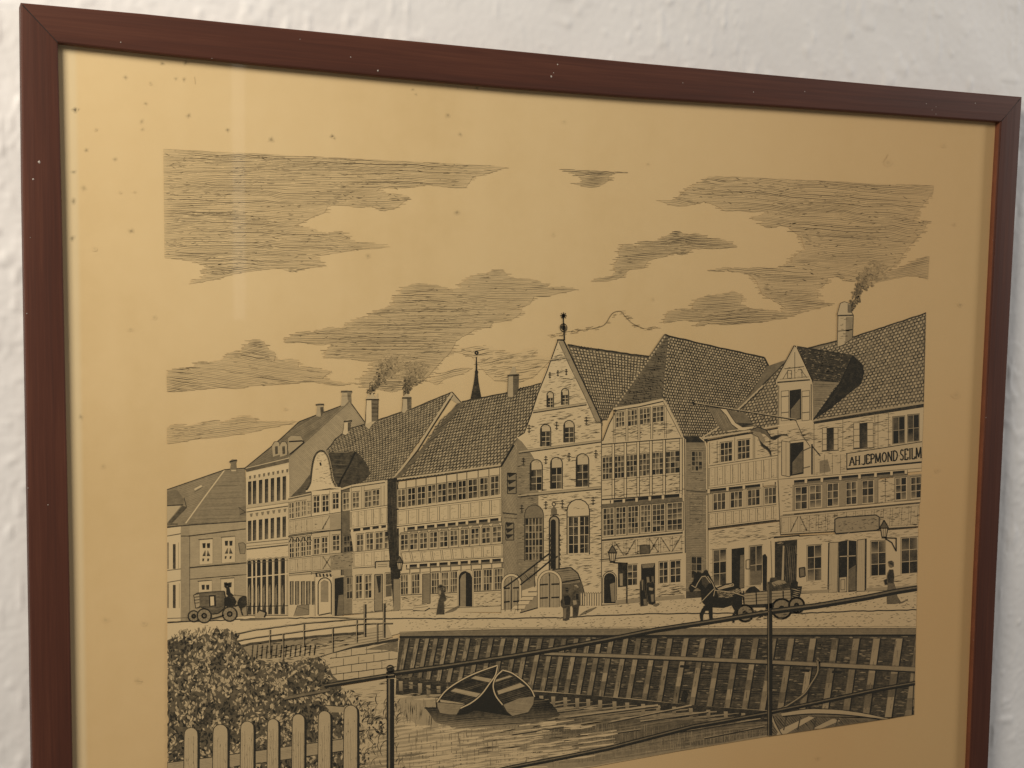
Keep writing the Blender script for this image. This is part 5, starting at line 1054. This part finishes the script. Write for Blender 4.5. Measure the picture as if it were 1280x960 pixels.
for (a, b, w_) in [((620, 906), (822, 881), 3.2), ((760, 902), (864, 881), 2.6), ((640, 917), (720, 905), 2.0), ((800, 901), (885, 889), 2.2), ((690, 927), (800, 911), 1.6), ((850, 914), (950, 898), 1.8), ((530, 893), (548, 889), 1.6), ((880, 922), (955, 907), 1.8)]:
    k.line([a, ((a[0] + b[0]) / 2, (a[1] + b[1]) / 2 + 1), b], w_ * .7, .2, dz=.2, wob=.4); k.line([(a[0], a[1] + w_ * .7), (b[0], b[1] + w_ * .7)], 1.6, .8, dz=.3)
for _ in range(150):
    x = ru(490, 745); y = ru(905, 968); yb = np.interp(x, [490, 640, 850], [975, 966, 936]); l = ru(12, 46)
    if y < yb - 4 and y > 890 + (x - 490) * .08: k.line([(x, y), (x + l * .5, y - l * .05 + ru(-.6, .6)), (x + l, y - l * .12)], ru(1.2, 3.2), ru(0, .04), taper=True, dz=.4 + rnd() * .4)
for _ in range(85):
    x = ru(412, 740); y = ru(880, 970); l = ru(10, 40); k.line([(x, y), (x + l * .5, y - l * .06 + ru(-.6, .6)), (x + l, y - l * .12)], ru(1.4, 3.4), ru(.25, .5), taper=True, dz=.9)
k.patch([(500, 872), (545, 877), (548, 908), (520, 905), (500, 890)], .25); k.dashes([(500, 866), (560, 872), (560, 905), (500, 893)], 60, 12, 1.2, .5, 1.55, .1); k.dashes([(500, 852), (640, 862), (640, 876), (500, 870)], 90, 9, 1.2, .85, .0, .15)
nxt(); RF = [(530, 884), (546, 884), (600, 862), (668, 868), (690, 880), (700, 893), (672, 903), (632, 908), (572, 911), (545, 903)]; k.patch(rough(RF, 1.2, 4), .6, grad=lambda q: float(np.clip(.86 - (q[1] - 884) / 30 * .62, .12, .9))); k.hatch(RF, -.08, 2.6, 1.3, .7, wav=1, gap=.1); k.dashes([(412, 864), (483, 850), (483, 905), (450, 900), (430, 868)], 46, 16, 1.4, .35, -.13, .08)
k.build("printed_water", sheet_o, "canal water with reflections of the piles")

# --- light stone abutment left of the quay
k = Ink(); nxt()
ab = [(365, 828), (411, 815), (450, 806), (495, 799), (499, 800), (495, 838), (494, 850), (484, 845), (412, 858)]
k.patch(ab, .1)
for j, (a, b) in enumerate([((412, 823), (497, 812)), ((412, 834), (496, 823)), ((414, 843), (495, 833)), ((418, 851), (495, 842))]):
    k.line([a, b], 1.1, .65, wob=.3)
    for x in range(420 + (j % 2) * 9, 495, 19): y = np.interp(x, [a[0], b[0]], [a[1], b[1]]); k.line([(x, y), (x, y - 9)], .9, .55)
k.patch([(455, 812), (497, 800), (497, 815), (480, 812)], .5); k.dashes(ab, 60, 5, .7, .4)
k.line([(365, 828), (390, 822), (415, 814), (440, 808), (497, 799)], 4.6, .78, wob=.5); k.line([(368, 825), (415, 811.5), (497, 797)], .9, .15, dz=.5)
k.build("printed_abutment", sheet_o, "brick abutment between the footbridge and the quay")

# --- two rowing boats
def boat(hull, inner, benches, transom, gun, label):
    k = Ink(); nxt()
    k.patch(hull, .93); k.patch(inner, .84); k.hatch(inner, -.3, 2.2, .8, .8)
    for b_ in benches: k.patch(b_, .18); k.outline(b_, .8, .8); k.hatch(b_, math.atan2(b_[1][1] - b_[0][1], b_[1][0] - b_[0][0]), 1.8, .5, .4)
    k.patch(transom, .36); k.hatch(transom, .1, 1.9, .7, .45); k.outline(transom, .9, .8)
    for g in gun: k.line(curve(g), 2.6, .85); k.line(curve(g), 1.4, .0, dz=.5)
    return k.build("printed_rowing_boat", sheet_o, label)
o = lambda P_: off8(520, 820, P_)
boat(o([(205, 460), (300, 340), (450, 235), (620, 155), (812, 88), (812, 160), (785, 225), (770, 300), (790, 380), (850, 490), (900, 560), (960, 600), (700, 560), (580, 540), (520, 575), (400, 590), (240, 570), (205, 500)]),
     o([(235, 440), (320, 345), (460, 245), (620, 170), (790, 110), (780, 170), (740, 260), (650, 380), (550, 460), (480, 495), (260, 450)]),
     [o([(390, 318), (650, 372), (600, 412), (335, 350)]), o([(590, 195), (760, 225), (735, 265), (540, 222)]), o([(235, 430), (480, 468), (485, 500), (240, 465)])],
     o([(205, 460), (450, 480), (500, 470), (440, 520), (405, 585), (330, 585), (235, 568), (210, 510)]), [o([(205, 458), (300, 340), (450, 238), (620, 158), (812, 90)]), o([(812, 100), (790, 190), (740, 262), (650, 382), (550, 465), (440, 520)])], "rowing boat moored at the left, bow to the quay")
boat(o([(860, 140), (780, 240), (768, 320), (800, 410), (860, 490), (900, 560), (960, 605), (1120, 570), (1175, 470), (1182, 400), (1150, 340), (1080, 260), (960, 170)]),
     o([(865, 150), (795, 240), (780, 320), (810, 400), (866, 478), (1172, 390), (1140, 340), (1070, 265), (955, 180)]),
     [o([(806, 345), (1040, 265), (1092, 300), (822, 385)]), o([(795, 232), (930, 190), (975, 200), (785, 262)])], o([(866, 485), (1030, 415), (1182, 398), (1172, 480), (1120, 560), (960, 600), (905, 555)]),
     [o([(862, 140), (800, 200), (772, 270), (772, 330), (800, 405), (862, 485)]), o([(862, 138), (960, 170), (1080, 258), (1150, 335), (1182, 405)])], "rowing boat moored at the right, leaning on its neighbour")
#PART5
# --- footbridge railing on the left
k = Ink(); nxt()
k.patch([(320, 803), (430, 792), (484, 780), (490, 796), (440, 808), (380, 826), (330, 830), (300, 826), (296, 806)], .16); k.patch([(292, 808), (430, 793), (455, 791), (440, 797), (380, 806), (340, 822), (304, 824)], .34); k.dashes([(300, 806), (455, 792), (440, 806), (380, 824), (310, 826)], 120, 7, 1.2, .65, -.18, .25)
for i in range(4): k.line([(330 + i * 6, 814 + i * 4), (400, 800 + i * 4), (478, 789 + i * 3.2)], .8, .5)
k.line([(292, 809), (320, 803.5), (380, 797), (430, 792), (455, 791)], 3.2, .7, wob=.4)
for i in range(14): x = 316 + i * 6; k.line([(x, 806), (x - 1.5, 824 - i * .4)], 1.8, .7)
k.hatch([(345, 829), (370, 826), (420, 812), (410, 820), (380, 832)], .9, 2.5, 1.4, .7)
for pts, w_ in (([(280, 795), (320, 787), (380, 779), (445, 773.5), (480, 773)], 2.4), ([(285, 803), (320, 796.5), (400, 786), (455, 779.5), (491, 779)], 2.4)): k.line(pts, w_, .72, wob=.3); k.line([(x, y - .8) for x, y in pts], .7, .15, dz=.5)
for x, a, b in ((337.5, 787, 818), (380, 780, 808), (354, 792, 830), (416, 785, 815), (446, 775, 803), (471.5, 779, 802)): k.line([(x, a), (x, b)], 2.6, .72); k.line([(x - .7, a), (x - .7, b)], .7, .2, dz=.5)
for x, a, b in ((456, 755, 796), (480, 754, 797)): k.line([(x, a), (x, b)], 3.6, .78); k.line([(x - 1, a), (x - 1, b)], .9, .25, dz=.5)
k.build("printed_railing", sheet_o, "wooden footbridge railing beside the bushes")

# --- bushes
bush = [(209, 800), (216, 797), (224, 795), (230, 788), (236, 794), (244, 789), (250, 795), (256, 790), (262, 794), (270, 785), (276, 788), (284, 785), (290, 790), (296, 791), (298, 803), (306, 812), (312, 820), (322, 824), (340, 828), (357, 827), (372, 825), (390, 822), (402, 823), (410, 830), (412, 845),
        (420, 858), (430, 864), (440, 862), (447, 872), (458, 878), (470, 880), (478, 890), (482, 905), (478, 925), (462, 940), (456, 990), (209, 1014)]
k = Ink(); nxt()
k.patch(rough(bush[:-14] + [(440, 880), (448, 905), (450, 990), (209, 1014)], 2, 5), .62); nxt(2)
BP = np.array(bush, float)
n = 0; base_l = LAYER[0]
while n < 4600:
    x, y = ru(209, 484), ru(785, 1005)
    if not pip(np.array([x]), np.array([y]), BP)[0]: continue
    if x > 448 and rnd() < .55: n += 1; continue
    n += 1
    a = ru(0, 6.28) if rnd() < .4 else ru(-2.6, -.5); l = ru(3.4, 8); wd2 = l * ru(.17, .28)
    cl = vnoise(x / 16, y / 13) + vnoise(x / 6 + 9, y / 6) * .6
    lightleaf = rnd() < (.45 + cl * 1.0)
    d = ru(.04, .30) if lightleaf else ru(.66, .94)
    ca, sa = math.cos(a), math.sin(a)
    p0 = (x - ca * l / 2, y - sa * l / 2); p2 = (x + ca * l / 2, y + sa * l / 2); p1 = (x - sa * wd2, y + ca * wd2); p3 = (x + sa * wd2, y - ca * wd2)
    k.quad(p0, p1, p2, p3, d, rnd() * 12)
    if lightleaf: k.line([p0, p1, p2], .7, .7, dz=rnd() * 12)
for _ in range(60):
    x = ru(212, 298); y = np.interp(x, [209, 230, 270, 298], [798, 789, 786, 800]); a = ru(-2.4, -.7); l = ru(4, 9)
    k.line([(x, y + 4), (x + l * math.cos(a), y + 4 + l * math.sin(a))], 1.8, ru(.4, .75), taper=True, dz=8)
k.line(curve([(264, 905), (268, 880), (262, 855), (266, 835)]), 1.3, .8, dz=9); k.line(curve([(355, 873), (380, 868), (412, 862)]), 3.0, .5, dz=14); k.line(curve([(355, 875), (380, 870), (412, 864)]), 1.2, .9, dz=14)
for _ in range(110):      # reeds on the bank
    x = ru(444, 500); y = ru(880, 985); a = ru(-2.3, -.8); l = ru(6, 15)
    k.line(curve([(x, y), (x + l * .5 * math.cos(a), y + l * .5 * math.sin(a)), (x + l * math.cos(a + .3), y + l * math.sin(a + .3))], 3), ru(.7, 1.2), ru(.45, .85), taper=True, dz=12)
LAYER[0] += 16
k.build("printed_bush", sheet_o, "dense leafy bushes in the lower left corner of the print")

# --- picket fence
k = Ink(); nxt()
k.patch([(209, 953), (265, 946), (320, 938), (350, 934), (427, 922), (432, 926), (430, 938), (350, 950), (320, 953), (209, 970)], .26); k.outline([(209, 953), (265, 946), (350, 934), (430, 923), (430, 938), (350, 950), (209, 970)], 1.0, .8); k.hatch([(209, 955), (265, 948), (350, 936), (428, 925), (428, 936), (350, 948), (209, 968)], -.14, 2, .6, .4)
k.patch([(405, 881), (430, 883), (430, 890), (414, 890)], .25); k.line([(405, 881), (430, 883)], 1, .8)
k.build("printed_fence_rail", sheet_o)
for x0, x1, yt in ((230, 247, 909), (266, 284.5, 905), (300.5, 317, 901), (334, 348, 898), (365, 380.5, 892), (397.5, 413, 888), (429.5, 446.5, 881)):
    k = Ink(); nxt()
    r = (x1 - x0) / 2; P_ = [(x0 - 1, 1012), (x0, yt + r + 3)] + [(x0 + r - r * math.cos(t) , yt + r - r * math.sin(t)) for t in np.linspace(.35, math.pi - .35, 7)] + [(x1, yt + r + 3), (x1 - .5, 1012)]
    k.patch([(p[0] + 2.6, p[1] + 1) for p in P_], .92); k.patch(P_, .17); k.outline(P_, 1.0, .75)
    for i in range(5): x = x0 + 2 + (x1 - x0 - 4) * i / 4; k.line([(x, yt + 10 + ru(0, 20)), (x + ru(-.8, .8), 1005)], .6, ru(.25, .5), wob=.5)
    k.dashes([(x0 + 2, yt + 12), (x1 - 2, yt + 12), (x1 - 2, 1000), (x0 + 2, 1000)], 16, 4, .7, .5, 1.5, .3)
    k.build("printed_picket", sheet_o)

# --- carriage with driver and horse
k = Ink(); nxt()
o = lambda P_: off8(200, 670, P_)
k.patch(o([(335, 590), (370, 568), (480, 558), (640, 548), (655, 640), (640, 720), (580, 770), (520, 778), (470, 730), (400, 705), (355, 720), (345, 650)]), .62); k.patch(o([(335, 590), (390, 580), (395, 690), (365, 730), (340, 660)]), .25)
k.hatch(o([(390, 570), (640, 550), (650, 640), (580, 760), (470, 730), (400, 700)]), .05, 1.6, .7, .6); k.outline(o([(335, 590), (370, 568), (480, 558), (640, 548), (655, 640), (640, 720), (580, 770), (520, 778), (470, 730), (400, 705), (355, 720)]), 1.0, .85)
for y in (610, 640, 670): k.line(o([(342, y), (392, y - 6)]), 1.2, .7)
k.patch(o([(485, 590), (555, 585), (560, 700), (490, 705)]), .85); k.patch(o([(500, 605), (536, 602), (540, 690), (503, 695)]), .0)
k.patch(o([(640, 620), (700, 590), (740, 610), (760, 650), (740, 700), (680, 710), (640, 690)]), .88); k.patch(o([(660, 520), (690, 510), (700, 560), (735, 590), (690, 610), (660, 580)]), .85); ring(k, *o([(667, 500)])[0], 1.8, 2.2, .88); k.line(o([(650, 478), (690, 476)]), 2.4, .9)
k.line(o([(735, 585), (860, 600)]), .7, .6)
for (x, y, r) in ((335, 800, 55), (440, 795, 70), (695, 778, 72)):
    x, y = o([(x, y)])[0]; r /= 8; k.patch([(x + r * math.cos(t), y + r * math.sin(t)) for t in np.linspace(0, 2 * math.pi, 16)[:-1]], .38); ring(k, x, y, r, 1.8, .82, spokes=10); ring(k, x, y, r * .3, 2.2, .85)
k.line(o([(500, 830), (640, 790)]), 1.6, .8); k.line(o([(740, 700), (790, 680)]), 1.4, .8)
hp = o([(770, 660), (790, 620), (830, 595), (862, 600), (866, 690), (850, 700), (815, 720), (830, 790), (815, 790), (795, 720), (775, 690)]); k.patch(hp, .82); k.line(o([(860, 690), (868, 790)]), 1.4, .7); k.patch(o([(815, 740), (860, 700), (866, 790), (835, 795)]), .35)
k.build("printed_carriage", sheet_o, "closed horse carriage with its driver at the far left")
k = Ink(); nxt()
k.patch(o([(940, 800), (1000, 740), (1060, 760), (1040, 810), (950, 815)]), .25); k.line(o([(1000, 740), (1060, 762), (1040, 812)]), 2, .85); k.line([(300, 775), (330, 774), (360, 772)], 1.5, .5)
k.build("printed_cellar_hatch", sheet_o)

# --- street lamps
def lamp(x, y, w_, h_, bracket, label):
    k = Ink(); nxt()
    P_ = [(x - w_ / 2, y), (x + w_ / 2, y), (x + w_ * .3, y + h_ * .55), (x - w_ * .3, y + h_ * .55)]
    k.patch([(x - w_ * .62, y), (x, y - h_ * .5), (x + w_ * .62, y)], .6); k.patch(P_, .12); k.outline(P_, 1.2, .85); k.outline([(x - w_ * .62, y), (x, y - h_ * .5), (x + w_ * .62, y)], 1.3, .85); k.line([(x - w_ * .15, y), (x - w_ * .1, y + h_ * .55)], .7, .8); k.line([(x + w_ * .18, y), (x + w_ * .12, y + h_ * .55)], .7, .8)
    k.line([(x - w_ * .35, y + h_ * .6), (x + w_ * .35, y + h_ * .58)], 1.8, .85)
    for b_ in bracket: k.line(b_, 1.6, .85)
    return k.build("printed_street_lamp", sheet_o, label)
lamp(765, 691, 9, 19, [[(766, 703), (784, 704)], [(775, 704), (780, 710), (782, 718)], [(783, 703), (783, 754)]], "street lamp on the corner house beside the arched door")
lamp(499, 703, 7, 16, [[(487, 706), (495, 705)], [(499, 713), (499, 722)]], "street lamp on the dark gap between two timber houses")
lamp(1104.5, 660, 9, 20, [[(1104, 672), (1120, 672.5)], [(1106, 673), (1114, 678), (1119, 688)], [(1119.5, 672), (1119.5, 689)], [(1104, 650), (1108, 656)]], "street lamp on a bracket at the right end of the street")

# --- people
def figure(parts, label):
    k = Ink(); nxt(2)
    for P_, d in parts: k.patch(P_, d); 
    for P_, d in parts: k.outline(P_, .6, .85)
    return k.build("printed_person", sheet_o, label)
def head(x, y, r, n=9): return [(x + r * math.cos(t), y + r * 1.15 * math.sin(t)) for t in np.linspace(0, 2 * math.pi, n + 1)[:-1]]
o = lambda P_: off8(490, 670, P_)
figure([(o([(440, 780), (455, 690), (465, 640), (480, 600), (460, 560), (475, 530), (510, 530), (522, 580), (538, 620), (530, 645), (512, 650), (520, 780)]), .72), (o([(455, 545), (475, 525), (490, 560), (475, 600), (458, 575)]), .3), (head(*o([(487, 505)])[0], 2.4), .85), (o([(455, 500), (475, 485), (520, 500), (515, 512), (462, 518)]), .9)], "woman in a long dark dress in front of the long timber house")
o = lambda P_: off8(610, 680, P_)
figure([(o([(745, 530), (765, 500), (815, 500), (835, 560), (840, 600), (815, 625), (815, 700), (805, 752), (775, 765), (745, 760), (752, 700), (748, 640), (725, 615), (722, 570)]), .72), (o([(750, 520), (800, 505), (825, 540), (820, 610), (760, 612)]), .9), (o([(752, 640), (780, 640), (775, 740), (755, 745)]), .45), (head(*o([(785, 455)])[0], 2.6), .88), (o([(762, 432), (785, 422), (808, 440), (805, 452), (765, 450)]), .92)], "boy in a dark jacket standing with his back to the viewer")
figure([(o([(835, 500), (850, 470), (895, 465), (912, 500), (915, 580), (905, 620), (895, 700), (885, 730), (845, 735), (845, 640), (830, 600)]), .72), (o([(840, 560), (880, 560), (885, 600), (850, 610)]), .3), (o([(870, 490), (905, 495), (905, 560), (872, 555)]), .9), (head(*o([(873, 440)])[0], 2.4), .6), (o([(846, 415), (880, 402), (902, 425), (898, 442), (860, 420)]), .15)], "person with a light cap beside the boy in front of the cellar arch")
o = lambda P_: off8(740, 660, P_)
figure([(o([(475, 540), (490, 510), (512, 520), (520, 600), (530, 650), (550, 770), (480, 780), (475, 680)]), .92), (o([(490, 520), (505, 520), (505, 620), (495, 620)]), .35), (o([(510, 710), (545, 705), (550, 765), (515, 768)]), .5)], "dark dressed woman at the left of the shop doorway")
figure([(o([(535, 560), (550, 540), (575, 545), (600, 530), (622, 560), (622, 700), (630, 750), (600, 765), (560, 755), (540, 640)]), .88), (o([(540, 490), (565, 488), (572, 540), (545, 545)]), .4), (o([(590, 480), (612, 480), (612, 535), (595, 535)]), .55), (o([(565, 590), (610, 600), (600, 625), (565, 620)]), .25), (o([(582, 665), (612, 660), (612, 735), (590, 740)]), .4)], "two people talking in the shop doorway")
o = lambda P_: off8(990, 640, P_)
figure([(o([(945, 915), (945, 830), (955, 740), (945, 690), (950, 610), (970, 575), (1005, 575), (1015, 640), (1010, 700), (1030, 760), (1045, 840), (1085, 905), (1020, 915)]), .55), (o([(945, 640), (970, 578), (1005, 575), (1014, 650), (1005, 710), (955, 715)]), .78), (o([(912, 680), (945, 665), (955, 720), (925, 728)]), .88), (head(*o([(985, 525)])[0], 3.0), .5), (o([(955, 510), (960, 492), (990, 485), (1010, 500), (1010, 545), (990, 530)]), .78), (o([(1085, 900), (1150, 872), (1150, 878), (1090, 910)]), .4)], "woman with a basket walking at the right end of the street")

# --- horse and cart
k = Ink(); nxt(2)
o = lambda P_: off8(850, 670, P_)
k.patch(o([(615, 572), (860, 548), (1110, 530), (1105, 650), (860, 680), (640, 692)]), .26); k.outline(o([(615, 572), (860, 548), (1110, 530), (1105, 650), (860, 680), (640, 692)]), 1.3, .85)
for y in (600, 630, 660): k.line(o([(620, y), (860, y - 22), (1105, y - 42)]), .9, .6, wob=.4)
for x in (630, 755, 880, 1025): k.line(o([(x, 545), (x + 5, 688)]), 1.6, .8)
k.patch(o([(640, 690), (860, 680), (1100, 650), (1100, 680), (860, 712), (650, 715)]), .88)
k.patch(o([(880, 540), (885, 470), (900, 415), (965, 410), (975, 440), (1030, 440), (1060, 460), (1080, 450), (1100, 520)]), .72); k.patch(o([(890, 470), (980, 440), (1040, 445), (1060, 470), (940, 500)]), .3); k.hatch(o([(885, 470), (1060, 450), (1090, 520), (885, 540)]), .8, 2.5, 1.1, .8)
k.patch(o([(1095, 500), (1120, 450), (1150, 438), (1175, 460), (1170, 500), (1215, 500), (1205, 560), (1180, 660), (1110, 665), (1100, 600)]), .86); k.hatch(o([(1120, 520), (1205, 510), (1180, 655), (1115, 655)]), .3, 2.4, .8, .15)
k.patch(o([(650, 548), (690, 510), (740, 500), (790, 540), (790, 550), (650, 560)]), .85); k.line(o([(655, 500), (800, 490), (805, 540)]), 1.4, .1)
for (x, y, r, s) in ((645, 770, 82, 10), (1012, 725, 98, 12), (1160, 690, 76, 10)):
    x, y = o([(x, y)])[0]; r /= 8; k.patch([(x + r * math.cos(t), y + r * math.sin(t)) for t in np.linspace(0, 2 * math.pi, 18)[:-1]], .4); ring(k, x, y, r, 2.8, .8, spokes=s); ring(k, x, y, r, 1.0, .1); ring(k, x, y, r * .22, 2.4, .85)
k.dashes(o([(560, 740), (860, 720), (1200, 700), (1200, 780), (900, 830), (640, 850)]), 60, 5, 1.2, .7, -.1, .5)
k.build("printed_cart", sheet_o, "loaded two-axle cart behind the horse")
k = Ink(); nxt(2)
hr = o([(82, 520), (92, 492), (115, 465), (130, 440), (133, 395), (118, 340), (150, 358), (172, 368), (225, 368), (240, 345), (262, 332), (285, 378), (320, 440), (345, 500), (375, 530), (450, 543), (520, 505), (565, 500), (600, 525), (615, 590), (616, 680), (592, 720), (565, 745), (545, 790), (540, 862), (518, 865), (512, 800), (540, 745), (510, 692),
        (430, 717), (320, 712), (322, 830), (288, 832), (280, 745), (250, 745), (228, 790), (224, 848), (200, 848), (190, 785), (212, 730), (245, 690), (212, 655), (206, 590), (200, 535), (165, 515), (140, 530), (120, 555), (92, 550)])
k.patch(hr, .9); k.patch(o([(360, 545), (450, 550), (560, 525), (590, 560), (480, 600), (380, 610)]), .66); k.dashes(o([(360, 545), (450, 550), (560, 525), (590, 560), (480, 610), (380, 620)]), 50, 4, .9, .25, -.1, .3); k.patch(o([(210, 395), (250, 390), (290, 460), (250, 520), (215, 480)]), .7)
for pts in ([(110, 490), (150, 515), (170, 470), (212, 405), (250, 400), (300, 470)], [(215, 650), (262, 600), (300, 560), (340, 520)], [(270, 400), (320, 470), (345, 530), (330, 600)]): k.line(o(pts), .9, .15, dz=.5)
k.patch(o([(365, 535), (440, 520), (520, 488), (570, 495), (600, 520), (560, 520), (470, 548), (380, 552)]), .95); k.line(o([(370, 525), (525, 475), (530, 495), (380, 532)]), 1.0, .1, dz=.5); k.line(o([(360, 520), (450, 480), (525, 472)]), 1.6, .85); k.line(o([(340, 540), (520, 560), (640, 600)]), .8, .1, dz=.5)
k.build("printed_horse", sheet_o, "black harnessed horse pulling the cart")

# --- diagonal beams of the lower right corner
k = Ink(); nxt(2)
o = lambda P_: [(960 + x / 4, 720 + y / 4) for x, y in P_]
k.patch(o([(20, 690), (60, 680), (200, 665), (340, 668), (480, 690), (600, 715), (640, 740), (420, 760), (0, 815), (0, 700)]), .5); k.hatch(o([(20, 690), (200, 690), (480, 715), (560, 725), (0, 800)]), .9, 2.6, 1.2, .8)
k.patch(o([(50, 770), (200, 700), (230, 706), (90, 790), (40, 796)]), .15); k.patch(o([(220, 762), (320, 712), (360, 722), (260, 762)]), .18)
k.patch(o([(60, 684), (200, 663), (350, 668), (480, 686), (600, 712), (590, 722), (470, 702), (340, 690), (200, 688), (70, 700)]), .16); k.line(curve(o([(70, 701), (200, 689), (340, 691), (470, 703), (590, 722)])), 1.6, .9); k.line(curve(o([(60, 684), (200, 663), (350, 667), (480, 685), (600, 711)])), 1.0, .8)
k.line(curve(o([(15, 700), (30, 740), (60, 795)])), 2.2, .2); k.line(curve(o([(22, 700), (38, 740), (68, 795)])), 1.2, .85)
for x in (90, 160, 240, 350): k.line(o([(x, 700), (x - 15, 770)]), 1.6, .7)
k.build("printed_boat_stern", sheet_o, "curved timber frame in the lower right corner of the print")
k = Ink(); nxt()
k.line(curve(o([(250, 425), (248, 480), (215, 540), (180, 590), (110, 640), (60, 668)])), 4.2, .8); k.line(curve(o([(246, 425), (244, 480), (211, 538), (176, 588), (106, 638), (56, 666)])), 1.4, .3, dz=.5); ring(k, *o([(248, 425)])[0], 2.2, 1.4, .5)
k.build("printed_rope", sheet_o, "mooring rope hanging from the quay wall")

# --- iron railing in the foreground
k = Ink(); nxt(2)
def bar(pts, w_):
    k.line(pts, w_ + 1.4, .93); k.line([(x, y - w_ * .18) for x, y in pts], w_ * .35, .52, dz=.5)
bar([(405, 857), (440, 851), (484, 844)], 4.4); bar([(492, 841), (560, 832), (640, 820), (700, 810), (760, 799), (820, 787), (880, 778), (960, 765)], 5.2); bar([(964, 764), (1020, 757), (1080, 747), (1120, 739), (1147, 735)], 5.8)
bar([(620, 963), (640, 958.5), (700, 947), (760, 935), (865, 908), (958, 891.5)], 4.4); bar([(964, 889.5), (1020, 878), (1100, 861), (1144, 853.5)], 4.2)
k.line([(487.5, 848), (487.5, 992)], 9.4, .9); k.line([(486, 848), (486, 992)], 2.0, .45, dz=.5); k.line([(489.5, 848), (489.5, 992)], 1.6, .98, dz=.5)
ring(k, 487.5, 835.5, 2.6, 5.2, .85, 2.4); k.line([(482.5, 841), (493, 840)], 3.4, .88); k.line([(482, 846), (493.5, 845)], 3.4, .9); k.line([(484, 834), (489, 832.5)], 1.0, .3, dz=.6)
k.line([(961.3, 727), (961.3, 760)], 5.6, .7); k.line([(961.5, 756), (961.5, 919)], 6.4, .93); k.line([(960, 730), (960, 919)], 1.3, .5, dz=.5); k.line([(956, 758), (966.5, 756)], 6, .92)
k.build("printed_iron_railing", sheet_o, "dark iron railing crossing the foreground of the print")
